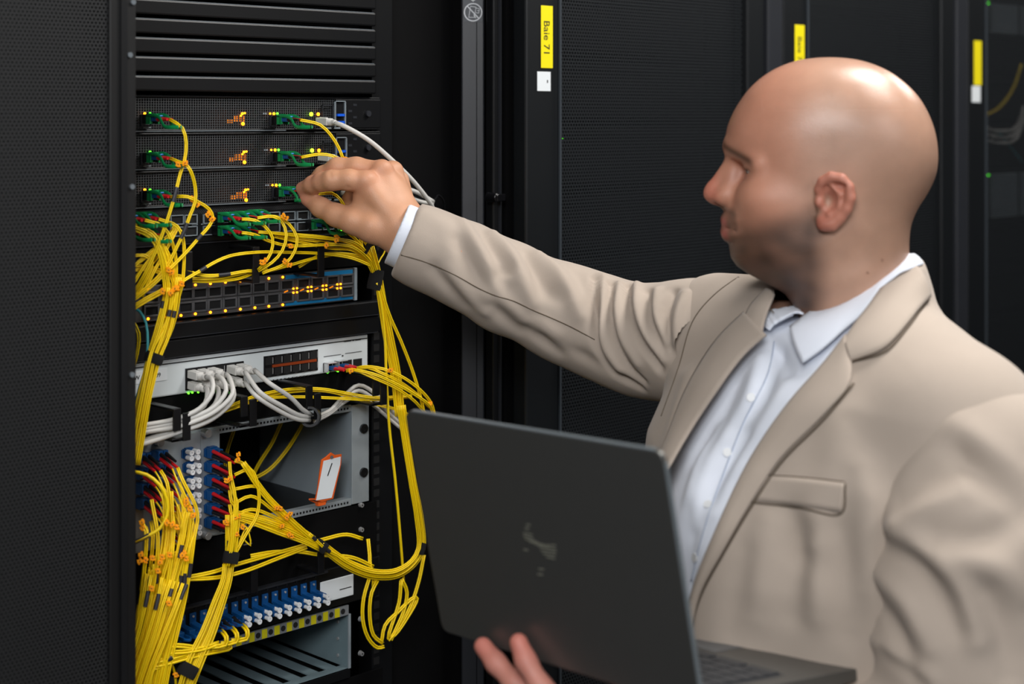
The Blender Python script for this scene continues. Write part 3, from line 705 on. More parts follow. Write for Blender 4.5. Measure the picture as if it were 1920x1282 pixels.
# rail screws on the right
for (px, py) in ((675, 946), (675, 992), (676, 1118), (675, 1160), (675, 1224)):
    c = PY(px, py, YE+.001); m = MB(); m.cyl(c, c+FR*.005, .0036, .0028, 16); o = m.build('rack_screw', STEEL, angle=40, origin=c); MB().cyl(c+FR*.005, c+FR*.0052, .0012, n=6).build('socket', CAVE, o)
    tag(o, 'bright rack screw in the right hand mounting rail beside the lower panels', 'screw', 'screws in the right mounting rail')
# reflective back filler below
MB().box(XL, XR, YE+.0, YE+.003, .1, ZB-.014).build('blank_cover', BLKD, OC)
# ---------------------------------------------------------------- pluggable modules and patch cords
def W(p):
    return p if isinstance(p, Vector) else PY(p[0], p[1], YE-p[2])
VIEW0 = Vector((0, 0, ZC))
def side_dir(P, i):
    T = (P[min(i+1, len(P)-1)]-P[max(i-1, 0)]).normalized(); v = (P[i]-VIEW0).normalized(); s = T.cross(v)
    return s.normalized() if s.length > 1e-6 else Vector((1, 0, 0))
def cord(label, pts, m=None, r=.00095, strands=2, group=None, name='fiber_patch_cord', cat='cable', sleeves=(), sep=1.05, n=7, offs=None, parts=None, step=.007):
    m = m or YEL; P = catmull([W(p) for p in pts], step); mb = MB()
    S = [side_dir(P, i) for i in range(len(P))]
    for k in range(strands):
        o_ = (k-(strands-1)/2)*2*r*sep
        mb.tube([p+s*o_ for p, s in zip(P, S)], r, n)
    mid = P[len(P)//2]; o = mb.build(name, m, origin=mid, smooth=True); tag(o, label, cat, group)
    for (a_, b_) in sleeves:
        A = np.array([proj(p) for p in P]); i0 = int(np.argmin(((A-np.array(a_))**2).sum(1))); i1 = int(np.argmin(((A-np.array(b_))**2).sum(1)))
        if i0 > i1: i0, i1 = i1, i0
        if i1-i0 < 1: i1 = min(len(P)-1, i0+2); i0 = i1-2
        q = MB(); q.tube(P[i0:i1+1], r*strands*1.12+.0002, 10, flat=.75 if strands < 3 else .6, up=S[i0]); q.build('heat_shrink_sleeve', HEAT, o, smooth=False, angle=50)
    return o, P
def boot(p, d, L, m, parent, r0=.0026, r1=.0015, ribs=0):
    d = Vector(d).normalized(); p = Vector(p); q = MB(); N = 9; pts = [p+d*(L*i/(N-1)) for i in range(N)]
    rr = [(r0+(r1-r0)*i/(N-1))*(1+(.14 if (ribs and i % 2) else 0)) for i in range(N)]
    q.tube(pts, rr, 10); return q.build('boot', m, parent, smooth=False, angle=50)
def transceiver(px, py, label, group=None, drop=.009, reach=.076, body=True):
    c = PY(px, py, YE-.016); X, Z = c.x, c.z
    t = thing('transceiver', label, 'transceiver', (X, YE-.016, Z-.006), group)
    if body:
        m = MB(); m.box(X-.0065, X+.0065, YE-.016, YE-.003, Z-.0055, Z+.0055); m.build('module_shell', BLKP, t, bevel=.0006)
    m = MB(); m.box(X-.0068, X+.0068, YE-.0225, YE-.016, Z+.0030, Z+.0062); m.box(X-.0068, X-.0050, YE-.0235, YE-.016, Z-.006, Z+.004); m.box(X+.0050, X+.0068, YE-.0235, YE-.016, Z-.006, Z+.004)
    m.box(X-.0068, X-.0030, YE-.024, YE-.0225, Z-.0055, Z+.004)
    br = m
    top = []
    y = lambda d: YE-d
    for s in (-1, 1):
        path = catmull([Vector((X+s*.0062, y(.022), Z+.0046)), Vector((X+s*.0062, y(.034), Z+.0042)), Vector((X+s*.0060, y(.044), Z+.0010)), Vector((X+s*.0060, y(.053), Z-drop+.001)), Vector((X+s*.0058, y(reach-.008), Z-drop-.0005)), Vector((X+s*.002, y(reach), Z-drop))], .003)
        br.tube(path, .0022, 8, flat=.45, up=(0, 0, 1))
    br.build('pull_tab', GRNT, t, angle=50)
    return t, Vector((X, y(.022), Z-.0005))
def lc_plug(parent, c, d=FR, boots=(REDB, BLKB), latch=True, Lb=.020, w=.0031, tilt=0):
    """duplex LC plug: blue bodies, latches, boots. c is where the plug enters the port"""
    c = Vector(c); d = Vector(d).normalized(); r = d.cross(ZV).normalized(); r = -r if r.x < 0 else r; u = r.cross(d); u = -u if u.z < 0 else u
    q = MB()
    for s in (-1, 1): q.obox(c+r*(s*w)+d*.007, d, r, u, .007, .0022, .0022)
    con = q.build('connector', BLUC, parent, bevel=.0003)
    if latch:
        q = MB()
        for s in (-1, 1): q.obox(c+r*(s*w)+d*.006+u*.0035, (d+u*.12).normalized(), r, (u-d*.12).normalized(), .0055, .0021, .0007)
        q.build('latch', BLUL, con, bevel=.0002)
    ends = []
    for s, m in zip((1, -1), boots):
        boot(c+r*(s*w)+d*.013, d+u*tilt, Lb, m, parent); ends.append(c+r*(s*w*.7)+(d+u*tilt).normalized()*(.013+Lb))
    return (ends[0]+ends[1])/2
def clip(px, py, off, ang, label, group=None, s=1.0):
    c = PY(px, py, YE-off); a = math.radians(ang); v = (c-VIEW0).normalized(); r = v.cross(ZV).normalized(); u = r.cross(v)
    dx = r*math.cos(a)+u*math.sin(a); dz = -r*math.sin(a)+u*math.cos(a); m = MB()
    m.obox(c, dx, v, dz, .0030*s, .0026*s, .0022*s); m.obox(c+dz*.0028*s+dx*.001*s, dx, v, dz, .0013*s, .0022*s, .0010*s); m.obox(c-dz*.0028*s-dx*.001*s, dx, v, dz, .0012*s, .0020*s, .0010*s)
    o = m.build('marker_clip', ORA, origin=c, bevel=.0005); tag(o, label, 'cable clip', group)
    q = MB(); q.obox(c-v*.0027*s, dx, v, dz, .0004, .0001, .001); q.build('digit', INK, o)
    return o
def velcro(px, py, off, ang, wpx, hpx, label, group=None):
    c = PY(px, py, YE-off); k = c.dot(Vector((S2, S2, 0)))/FPX; a = math.radians(ang); v = (c-VIEW0).normalized(); r = v.cross(ZV).normalized(); u = r.cross(v)
    ax = r*math.cos(a)+u*math.sin(a); m = MB(); h = hpx*k/2; w_ = wpx*k/2; pts = [c-ax*h, c-ax*h*.6, c+ax*h*.6, c+ax*h]
    m.tube(pts, [w_*.93, w_, w_, w_*.93], 18, flat=.55, up=ax.cross(v))
    return tag(m.build('cable_strap', VEL, origin=c, angle=50), label, 'cable strap', group)
def bundle(base, n, label, group, off_j=.004, r=.00095, strands=2, seed=0, sleeves=(), name='fiber_patch_cord', m=None, wob=.15, rand=False):
    """base: (px, py, off, width_px); n cords fanned across the width"""
    rs = random.Random(seed); B = [Vector((b[0], b[1], 0)) for b in base]
    nn = []
    for i in range(len(B)):
        t = (B[min(i+1, len(B)-1)]-B[max(i-1, 0)]).normalized(); nn.append(Vector((-t.y, t.x, 0)))
    out = []
    for k in range(n):
        f = (k+.5)/n-.5; pts = []; zo = rs.uniform(-1, 1)*off_j
        for i, b in enumerate(base):
            q = f+rs.uniform(-wob, wob)/max(1, n)*1.5; p = B[i]+nn[i]*(q*b[3]); pts.append((p.x, p.y, b[2]+zo))
        sl = [s for kk, s in sleeves if kk == k]
        out.append(cord(label, pts, m, r, strands, group, name, sleeves=sl))
    return out
# ---- modules in the three servers, left column, and their cords
def down(p, L=.02, dz=-.3): return p+Vector((0, -L, dz*L))
SERV = [(283, 223, 'top'), (284, 295, 'middle'), (285, 366, 'lowest')]
tails = [
 [(342, 240, .072), (349, 268, .074), (346, 300, .074), (338, 325, .074), (328, 365, .075), (311, 420, .072), (290, 475, .066), (268, 520, .06), (248, 552, .05)],
 [(352, 312, .08), (361, 330, .08), (366, 352, .078), (366, 378, .078), (356, 404, .076), (346, 432, .074), (332, 462, .07), (312, 500, .064), (285, 530, .058), (248, 560, .05)],
 [(352, 369, .076), (372, 379, .074), (392, 392, .072), (399, 408, .072), (392, 424, .072), (378, 440, .072), (350, 472, .070), (310, 512, .066), (280, 540, .06), (246, 566, .05)]]
slv = [[((329, 354), (326, 379))], [((350, 418), (342, 440))], [((376, 438), (364, 452))]]
for (px, py, wh), tl, sl in zip(SERV, tails, slv):
    t, e = transceiver(px, py, f'green tabbed module at the left of the {wh} server')
    c = PY(px, py, YE-.02); tmp = e
    P0 = e+FR*.033; o, P = cord(f'yellow double cord leaving the left port of the {wh} server', [P0]+tl, sleeves=sl)
    lc_plug(o, e, boots=(REDB, REDB))
# centre column
t, e = transceiver(527, 224, 'green tabbed module in the centre port of the top server')
o, P = cord('yellow double cord arching from the centre port of the top server', [e+FR*.033, (600, 234, .062), (620, 253, .068), (635, 277, .07), (643, 297, .072), (655, 330, .06), (680, 400, .05), (690, 455, .05)], strands=2); lc_plug(o, e, boots=(REDB, BLKB))
t, e = transceiver(529, 293, 'green tabbed module in the centre port of the middle server')
o, P = cord('yellow double cord from the centre port of the middle server to the hand', [e+FR*.033, (600, 289, .062), (622, 292, .068), (645, 305, .066), (668, 335, .055), (690, 400, .05), (700, 455, .05)]); lc_plug(o, e, boots=(REDB, BLKB))
t, e = transceiver(531, 359, 'green tabbed module pinched between the fingertips', reach=.055)
o, P = cord('thin yellow cord pinched under the fingers at the lowest server', [e+FR*.030, (600, 364, .050), (622, 362, .062), (638, 374, .075), (648, 392, .070), (668, 430, .045), (695, 470, .045)], r=.0009); lc_plug(o, e, boots=(REDB, BLKB), Lb=.012)
clip(648, 299, .074, 70, 'orange marker clip just above the raised hand', s=1.1)
# grey network cables from the RJ45 ports
def rj(parent, c, d, L=.022, w=.0056, h=.0045, m=GRC, Lb=.012):
    d = Vector(d).normalized(); r = d.cross(ZV).normalized(); u = r.cross(d); u = -u if u.z < 0 else u; c = Vector(c)
    q = MB(); q.obox(c+d*L/2, d, r, u, L/2, w, h); q.obox(c+d*L*.45+u*h, d, r, u, L*.3, w*.4, .0008); con = q.build('connector', m, parent, bevel=.0009)
    p = c+d*L; N = 13; pts = [p+d*(Lb*i/(N-1)) for i in range(N)]; rr = [(.0046-.0016*i/(N-1))*(1.08 if i % 2 else .92) for i in range(N)]
    q = MB(); q.tube(pts, rr, 12); q.build('boot', m, parent, angle=60); return p+d*Lb*.8
c = PY(598, 227, YE-.008); o, P = cord('light grey network cable running from the top server over the hand', [c+Vector((0, -.030, -.002)), (640, 234, .052), (690, 262, .07), (740, 305, .08), (775, 340, .08), (806, 380, .07), (815, 400, .05)], GRC, .0030, 1, None, 'network_cable'); rj(o, c, (0, -1, -.05))
c = PY(602, 294, YE-.008); o, P = cord('light grey network cable from the middle server passing behind the knuckles', [c+Vector((0, -.030, -.002)), (648, 302, .045), (690, 318, .045), (740, 345, .05), (785, 362, .055), (812, 378, .05)], GRC, .0030, 1, None, 'network_cable'); rj(o, c, (0, -1, -.05))
o, P = cord('light grey network cable coming out behind the wrist', [(640, 362, .02), (700, 362, .03), (750, 362, .045), (785, 377, .052), (811, 382, .05)], GRC, .0030, 1, None, 'network_cable')
m = MB(); m.tube(catmull([W((806, 380, .052)), W((815, 374, .045)), W((822, 366, .03)), W((832, 378, .02)), W((833, 400, .01))], .004), .0014, 8); tag(m.build('wire_loop', BLKP, smooth=True), 'thin black wire loop where the grey cables end by the post', 'wire')
# ---- modules and cords of the caged port switch
for (px, py, k) in ((417, 407, 0), (446, 405, 1), (472, 402, 2), (417, 432, 3), (448, 431, 4)):
    t, e = transceiver(px, py, 'green tabbed module in the middle ports of the caged port switch', 'modules in the middle ports', body=True, reach=.07, drop=.006)
    if k == 0: pts = [(478, 413, .058), (497, 425, .062), (511, 446, .064), (508, 474, .064), (495, 494, .062), (484, 506, .056)]; lb = 'yellow double cord curving down from the first middle port'
    if k == 1: pts = [(512, 406, .056), (528, 415, .06), (537, 440, .066), (529, 470, .066), (510, 492, .062), (484, 508, .055)]; lb = 'yellow double cord curving down from the second middle port'
    if k == 2: pts = [(520, 407, .056), (542, 420, .06), (557, 446, .068), (552, 472, .068), (536, 493, .064), (492, 512, .055)]; lb = 'outermost yellow double cord curving down from the middle ports'
    if k == 3: pts = [(478, 440, .055), (500, 450, .058), (525, 458, .058), (560, 461, .056), (610, 459, .056), (660, 463, .052), (690, 485, .048), (706, 510, .045)]; lb = 'yellow double cord running right from the lower middle port'
    if k == 4: pts = [(515, 437, .055), (560, 442, .058), (610, 447, .056), (665, 455, .052), (692, 480, .048), (706, 508, .045)]; lb = 'yellow double cord running right from the second lower middle port'
    o, P = cord(lb, [e+FR*.034]+pts); lc_plug(o, e, boots=(REDB, REDB if k in (0, 3) else BLKB))
t, e = transceiver(592, 420, 'green tabbed module half hidden under the palm')
o, P = cord('yellow double cord at the module under the palm', [e+FR*.03, (640, 428, .05), (668, 450, .05), (690, 480, .045), (705, 505, .04)]); lc_plug(o, e)
for k, (px, py) in enumerate(((236, 409), (262, 407), (232, 434), (262, 437))):
    t, e = transceiver(px, py, 'green tabbed module at the left edge of the caged port switch', 'modules at the left edge of the caged port switch', reach=.078, drop=.006)
    pts = [[(305, 424, .06), (322, 452, .064), (330, 490, .064), (328, 540, .062), (318, 590, .058)],
           [(332, 424, .06), (343, 447, .064), (345, 490, .064), (340, 540, .062), (322, 590, .056)],
           [(278, 436, .06), (300, 470, .062), (314, 510, .064), (312, 560, .062), (300, 600, .056)],
           [(300, 450, .06), (318, 480, .064), (326, 520, .064), (320, 560, .062), (308, 600, .056)]][k]
    o, P = cord('yellow double cord dropping from the left edge modules', [e+FR*.034]+pts, group='cords of the left edge modules'); lc_plug(o, e, boots=(REDB, REDB))
lbl_g = ('yellow cord in the tangle left of the grey 32 port switch', 'cords tangled left of the grey switch')
bundle([(248, 425, .05, 14), (283, 440, .06, 14), (303, 470, .066, 16), (312, 510, .066, 20), (318, 545, .066, 24), (315, 590, .06, 26)], 3, *lbl_g, seed=3)
bundle([(248, 546, .05, 60), (275, 500, .056, 46), (300, 470, .058, 24), (322, 440, .056, 10), (330, 425, .05, 8)], 4, *lbl_g, seed=4)
bundle([(246, 500, .05, 8), (275, 480, .056, 8), (300, 458, .06, 6), (312, 448, .06, 6)], 1, *lbl_g, seed=5)
bundle([(246, 530, .05, 10), (270, 500, .056, 8), (290, 478, .06, 6)], 1, *lbl_g, seed=6)
bundle([(246, 482, .056, 8), (270, 478, .06, 8), (284, 492, .062, 6), (276, 520, .06, 6), (250, 560, .05, 6)], 1, *lbl_g, seed=7)
bundle([(246, 578, .05, 10), (275, 562, .056, 10), (305, 545, .06, 10), (322, 535, .06, 8)], 2, *lbl_g, seed=8)
bundle([(246, 502, .05, 14), (280, 504, .054, 12), (318, 515, .058, 10), (345, 522, .058, 8)], 2, *lbl_g, seed=9)
# long arc and horizontal runs in the upper cable manager
cord('long yellow double cord arching to the right under the caged port switch', [(330, 535, .064), (352, 521, .062), (375, 508, .060), (398, 494, .058), (430, 480, .056), (480, 473, .054), (540, 473, .052), (610, 476, .05), (660, 484, .048), (700, 500, .045)], sleeves=[((374, 508), (387, 500))])
cord('black sleeved yellow cord running through the upper hooks', [(350, 508, .052), (380, 516, .052), (420, 515, .05), (465, 508, .05), (500, 508, .048), (540, 498, .046), (590, 484, .045), (640, 477, .045), (700, 492, .04)], sleeves=[((409, 513), (432, 513)), ((484, 510), (490, 509))])
bundle([(345, 524, .046, 10), (400, 524, .046, 12), (450, 517, .046, 14), (480, 508, .046, 10), (500, 500, .05, 10)], 2, 'yellow cord bowed between the upper cable hooks', 'cords bowed between the upper hooks', seed=11)
bundle([(515, 440, .05, 10), (560, 447, .05, 22), (620, 456, .05, 24), (668, 468, .046, 14), (704, 505, .042, 10)], 3, 'yellow cord fanning right under the palm', 'cords fanning right under the palm', seed=12)
bundle([(560, 500, .036, 6), (600, 478, .036, 6), (640, 474, .036, 8), (690, 488, .036, 8), (708, 512, .036, 8)], 1, 'yellow cord curving behind the upper hook into the strap', None, seed=13)
cord('thin yellow cord looping below the cuff', [(722, 450, .02), (722, 470, .03), (714, 484, .04), (706, 500, .045)], strands=1)
for k, (x0_, y0_) in enumerate(((672, 440), (684, 440))):
    cord('yellow cord rising behind the hand above the strap', [(x0_, y0_-30, .03), (x0_+2, y0_, .034), (x0_+12, 480, .04), (x0_+26, 510, .045)], group='cords rising above the right strap')
G2 = ('small orange marker clip on the cords of the middle ports', 'clips on the middle port cords')
for (x, y, a) in ((531, 405, 20), (536, 409, -40), (491, 492, 60), (497, 489, 20), (534, 490, 30), (543, 497, -30), (545, 461, 80), (632, 444, 90), (631, 450, 0), (612, 460, 20)): clip(x, y, .066, a, *G2)
G3 = ('small orange marker clip on the cords left of the switches', 'clips on the left cords')
for (x, y, a) in ((360, 373, 30), (369, 384, -50), (390, 402, 20), (398, 411, -50), (316, 506, 60), (322, 511, -20), (305, 546, 40), (320, 549, 10), (332, 540, 60), (341, 532, 60), (328, 541, 0)): clip(x, y, .072, a, *G3)
clip(334, 308, .08, 60, 'orange marker clip at the crossing of the upper left cords'); clip(347, 306, .08, -20, 'tilted orange marker clip right of the crossing of the upper left cords')
# ---- main bundle down the left side
ML = ('yellow cord in the thick bundle crossing the silver switch', 'cords of the thick left bundle')
bundle([(322, 540, .066, 26), (316, 580, .064, 30), (303, 630, .062, 32), (290, 664, .060, 26), (281, 700, .060, 26), (270, 750, .06, 26), (260, 810, .058, 26), (250, 870, .056, 24)], 6, *ML, seed=20, off_j=.006,
       sleeves=[(5, ((306, 560), (302, 580))), (2, ((322, 575), (316, 595))), (0, ((330, 580), (324, 596)))])
bundle([(335, 520, .068, 8), (330, 560, .066, 16), (316, 610, .064, 24), (292, 664, .062, 22), (278, 720, .062, 20), (262, 800, .06, 18)], 3, *ML, seed=21)
velcro(289, 671, .062, 68, 36, 19, 'black fabric strap around the thick yellow bundle at the silver switch')
cord('aqua cable bending past the label of the silver switch', [(246, 575, .03), (262, 584, .036), (274, 606, .045), (277, 640, .052), (276, 662, .055), (270, 700, .05), (262, 725, .045), (254, 755, .04)], TEAL, .0016, 1, None, 'network_cable')
bundle([(248, 600, .03, 6), (259, 625, .036, 8), (260, 650, .036, 8), (250, 690, .03, 6)], 2, 'thin yellow cord at the left edge above the silver switch', 'thin cords at the left edge', seed=22, strands=1)
# ---- white cables of the silver switch
x0_, x1_, z0_, z1_, cw, ch, _ = B1_
def port_xyz(i, j): return Vector((x0_+(i+.5)*cw, YF-.002, z0_+(j+.5)*ch))
WG = ('light grey network cable bending down left from the silver switch ports', 'network cables bending left from the silver switch')
ends_ = [[(398, 712, .06), (398, 735, .07), (375, 765, .066), (330, 785, .056), (250, 800, .045)], [(418, 712, .06), (424, 732, .072), (402, 762, .070), (350, 786, .058), (250, 808, .045)], [(432, 712, .06), (436, 738, .076), (408, 768, .072), (350, 795, .06), (250, 813, .045)]]
for i in range(3):
    p = port_xyz(i, 1); o, P = cord(WG[0], [p+FR*.032]+ends_[i], GRC, .0029, 1, WG[1], 'network_cable'); rj(o, p, (0, -1, -.05), .019, .0054, .0046)
for i in range(3):
    p = port_xyz(i, 0); o, P = cord(WG[0], [p+FR*.030]+[[(389, 735, .058), (383, 760, .060), (330, 790, .05), (250, 818, .04)], [(410, 735, .058), (403, 758, .062), (340, 800, .052), (250, 832, .04)], [(438, 732, .06), (436, 750, .068), (400, 784, .064), (330, 812, .055), (250, 838, .045)]][i], GRC, .0029, 1, WG[1], 'network_cable'); rj(o, p, (0, -1, -.1), .016, .0054, .0046)
WR = ('light grey network cable sloping right from the silver switch into the black ring', 'network cables sloping right into the black ring')
for (i, j), pts in (((4, 1), [(487, 735, .066), (530, 762, .07), (560, 778, .066), (580, 782, .06)]), ((5, 1), [(505, 718, .066), (545, 745, .07), (568, 768, .066), (583, 777, .06)]), ((4, 0), [(480, 742, .064), (520, 768, .068), (558, 786, .066), (580, 788, .06)])):
    p = port_xyz(i, j); o, P = cord(WR[0], [p+FR*.031]+pts, GRC, .0029, 1, WR[1], 'network_cable'); rj(o, p, (0, -1, -.08 if j else -.12), .019, .0054, .0046)
c = W((582, 781, .062)); m = MB(); ax = (W((590, 780, .03))-W((574, 783, .07))).normalized(); m.ring(c-ax*.006, ax, .0095, .0125, .012, 28); tag(m.build('cable_ring', BLKP, angle=40), 'black plastic ring gathering three grey cables', 'cable ring')
WB = ('grey cable passing behind the lower hooks to the right', 'grey cables behind the lower hooks')
for k in range(3):
    cord(WB[0], [(590, 782+k*4, .05), (620, 768+k*3, .03), (645, 742-k*-6, .018), (672, 722+k*10, .012), (700, 735+k*12, .012), (725, 760+k*10, .02), (752, 785+k*9, .03)], GRC, .0026, 1, WB[1], 'network_cable')
# yellow runs in the lower manager
YR = ('yellow cord running along the lower cable hooks', 'cords along the lower cable hooks')
for pts in ([(250, 800, .03), (300, 794, .034), (360, 782, .036), (420, 765, .036), (480, 742, .034), (540, 730, .034), (600, 729, .034), (650, 737, .034), (700, 745, .034), (772, 742, .034)],
            [(250, 806, .028), (310, 798, .03), (370, 786, .032), (430, 768, .032), (490, 748, .032), (560, 744, .032), (620, 746, .032), (700, 749, .032), (770, 744, .03)],
            [(380, 782, .026), (440, 762, .028), (500, 742, .03), (560, 733, .03), (610, 733, .03), (660, 745, .03), (700, 757, .03), (750, 770, .03), (790, 792, .03)]):
    cord(YR[0], pts, group=YR[1])
# SFP plugs on the silver switch
for k, (px, py) in enumerate(((616, 688), (636, 684))):
    e = PY(px, py, YF-.001); cg = MB()
    cg.box(e.x-.0075, e.x-.0066, YF-.010, YF-.0005, e.z-.006, e.z+.006); cg.box(e.x-.0075, e.x+.0072, YF-.010, YF-.0005, e.z+.0056, e.z+.0064)
    t = thing('transceiver', ('left' if k == 0 else 'right')+' metal module with blue plug in the silver switch', 'transceiver', e); cg.build('module_shell', STEEL, t)
    for q_ in range(2):
        pts = [[(662, 693, .05), (700, 701, .07), (735, 716, .078), (775, 738, .078), (808, 764, .07), (812, 790, .06)], [(666, 694, .05), (700, 708, .066), (740, 726, .072), (775, 750, .07), (800, 778, .06)]] if k == 0 else [[(686, 687, .05), (720, 692, .066), (760, 710, .074), (795, 738, .074), (811, 762, .066), (816, 790, .06)], [(690, 689, .05), (715, 699, .066), (750, 716, .07), (780, 738, .07), (806, 764, .062)]]
        if q_ == 0:
            o, P = cord(f'yellow double cord from the {"left" if k == 0 else "right"} plug of the silver switch, upper run', [e+FR*.036]+pts[0]); lc_plug(o, e+FR*.004, boots=(REDB, REDB), Lb=.018, latch=False)
        else: cord(f'yellow double cord from the {"left" if k == 0 else "right"} plug of the silver switch, lower run', [e+FR*.036+Vector((0, 0, -.001))]+pts[1])
clip(658, 695, .055, 0, 'orange clip next to the red boots of the silver switch'); clip(732, 694, .07, -30, 'orange clip midway on the cords of the silver switch'); clip(806, 757, .07, -20, 'orange clip at the bend above the laptop corner')
# ---- right vertical bundle
RB = ('yellow cord in the vertical bundle right of the rack', 'cords of the right vertical bundle')
bundle([(690, 465, .045, 24), (700, 492, .045, 16), (709, 520, .045, 14), (717, 570, .045, 14), (730, 640, .045, 18), (741, 700, .045, 20), (750, 780, .045, 18)], 4, *RB, seed=30)
cord(RB[0], [(706, 530, .05), (716, 580, .05), (722, 640, .05), (724, 700, .05), (730, 800, .05), (741, 900, .048), (750, 1000, .045), (757, 1090, .04)], strands=1, r=.0018, group=RB[1])
cord(RB[0], [(711, 530, .05), (730, 590, .052), (752, 640, .054), (775, 700, .056), (792, 760, .056), (800, 820, .05)], strands=2, r=.0010, group=RB[1])
velcro(704, 524, .046, 78, 27, 38, 'black fabric strap around the right vertical bundle below the cuff')
velcro(688, 466, .05, 60, 10, 20, 'small black strap under the palm')
LB_ = ('yellow cord hanging beside the laptop left edge', 'cords hanging beside the laptop')
bundle([(752, 760, .05, 14), (762, 830, .05, 12), (775, 910, .05, 12), (786, 970, .05, 15), (789, 1028, .05, 14), (775, 1054, .05, 14), (745, 1074, .05, 18), (700, 1076, .05, 18), (655, 1060, .05, 18), (620, 1036, .05, 16), (603, 1022, .052, 16)], 5, *LB_, seed=31, wob=.05, r=.0010)
velcro(789, 1028, .05, 75, 17, 22, 'black strap holding the hanging cords beside the laptop')
# lower right loops
LL = ('yellow cord drooping in a loop below the laptop corner', 'loops below the laptop corner')
for pts in ([(692, 1085, .045), (682, 1120, .045), (680, 1160, .045), (690, 1195, .045), (708, 1214, .045), (720, 1212, .045)],
            [(708, 1088, .045), (697, 1110, .045), (693, 1150, .045), (700, 1190, .045), (718, 1206, .045)],
            [(752, 1088, .045), (748, 1130, .045), (735, 1170, .045), (728, 1196, .045), (740, 1190, .045), (762, 1160, .045), (782, 1122, .045), (776, 1120, .045), (745, 1148, .045), (722, 1172, .045), (715, 1206, .045)],
            [(753, 1085, .045), (763, 1110, .045), (757, 1145, .045), (742, 1180, .045), (733, 1200, .045)],
            [(795, 1040, .045), (785, 1090, .045), (768, 1140, .045), (745, 1180, .045), (728, 1200, .045)],
            [(690, 1010, .03), (693, 1040, .036), (694, 1062, .04), (700, 1080, .04), (700, 1100, .04)]):
    cord(LL[0], pts, group=LL[1], r=.0012)
# horizontal run below the sub-rack
for k, pts in enumerate(([(342, 1084, .05), (400, 1072, .05), (430, 1062, .05), (500, 1042, .045), (560, 1025, .04), (610, 1010, .035), (650, 1002, .03), (680, 1010, .03)],
            [(345, 1086, .05), (410, 1082, .05), (460, 1070, .05), (520, 1047, .045), (575, 1026, .04)],
            [(470, 1042, .04), (510, 1035, .04), (560, 1034, .04), (600, 1040, .04), (660, 1045, .04), (700, 1062, .04)])):
    cord(('upper', 'lower', 'rear')[k]+' yellow cord swaying across the black panel below the grey frame', pts, r=.0012)
# ---- fibre module cords, right column
RC = ('yellow cord from the right module column down to the strap', 'cords from the right module column down')
RO = ('yellow cord from the right module column running right', 'cords from the right module column right')
for k, (x, z) in enumerate(aps):
    c = Vector((x, YE-.018, z))
    for q_ in range(2):
        d = Vector((0, -1, -.12 if k < 4 else -.05)); cc_ = c+Vector(((q_-.5)*.007, 0, 0))
        st_ = cc_+d.normalized()*.034; sx, sy = proj(st_)
        if q_ == 0:
            pts = [(432+k*1.0, sy+22, .055), (441-k*.6+(k%2)*4, 935+k*6, .062), (443+(k-3)*2.2, 985, .062), (434+(k-3)*2.2, 1035, .06), (428+(k-3)*1.2, 1060, .058)] if k < 4 else [(455, sy+14, .055), (470, sy+28, .058), (462, 990, .058), (440, 1040, .056)]
            o, P = cord(RC[0], [st_]+pts, group=RC[1], r=.0010, strands=1 if k > 3 else 2)
            B = (REDB, BLKB)
        else:
            pts = [[(462, 872, .055), (490, 915, .055), (520, 955, .055), (560, 985, .053), (600, 1022, .05)], [(470, 880, .056), (485, 920, .058), (482, 965, .058), (462, 1000, .06), (440, 1040, .058)], [(480, 912, .055), (510, 938, .055), (545, 975, .054), (590, 1008, .05)], [(470, 930, .055), (510, 955, .055), (560, 998, .052), (598, 1022, .05)], [(470, 955, .055), (520, 972, .055), (560, 998, .052), (598, 1025, .05)], [(460, 978, .055), (500, 986, .055), (550, 1000, .052), (598, 1028, .05)]][k]
            o, P = cord(RO[0] if k != 1 else RC[0], [st_]+pts, group=RO[1] if k != 1 else RC[1], r=.0010)
            B = (BLKB, REDB)
        for s, mm in zip((-1, 1), B):
            p = cc_+Vector((s*.0026 if False else 0, 0, s*-.0027)); boot(p, d, .034, mm, o, .0024, .0014)
        if q_: MB().box(cc_.x-.003, cc_.x+.003, cc_.y-.006, cc_.y+.001, cc_.z-.005, cc_.z+.005).build('connector', BLUC, o, bevel=.0004)
bundle([(440, 965, .055, 14), (480, 975, .055, 20), (530, 992, .055, 24), (575, 1012, .052, 18), (602, 1026, .05, 14)], 5, *RO, seed=41, r=.0010)
bundle([(455, 868, .055, 10), (495, 925, .055, 12), (530, 962, .055, 12), (580, 1006, .052, 10), (600, 1022, .05, 8)], 2, *RO, seed=42, r=.0010)
bundle([(428, 1058, .058, 20), (425, 1085, .06, 18), (410, 1130, .06, 24), (390, 1185, .06, 30), (366, 1240, .06, 34), (345, 1300, .058, 30), (322, 1420, .05, 30), (310, 1600, .03, 30)], 6, 'yellow cord in the straight bundle crossing the blue adapters', 'cords of the straight bundle', seed=43, wob=.1)
bundle([(436, 965, .058, 30), (436, 1000, .06, 24), (432, 1040, .06, 20), (428, 1062, .06, 18)], 5, *RC, seed=44, r=.0010, sleeves=[(1, ((432, 1020), (430, 1040))), (3, ((440, 1015), (433, 1035)))])
velcro(433, 1045, .062, 80, 30, 22, 'black strap around the bundle under the right module column')
velcro(352, 1256, .062, 60, 38, 24, 'black strap at the lower end of the straight bundle')
velcro(602, 1024, .052, -35, 22, 24, 'black strap where the right running cords meet')
cord('black sleeved cord leaving the meeting strap', [(580, 1000, .056), (592, 1012, .056), (612, 1030, .056), (640, 1045, .052), (700, 1070, .05)], sleeves=[((583, 1003), (590, 1010)), ((608, 1024), (622, 1034))])
G4 = ('small orange marker clip on the cords of the right module column', 'clips of the right module column')
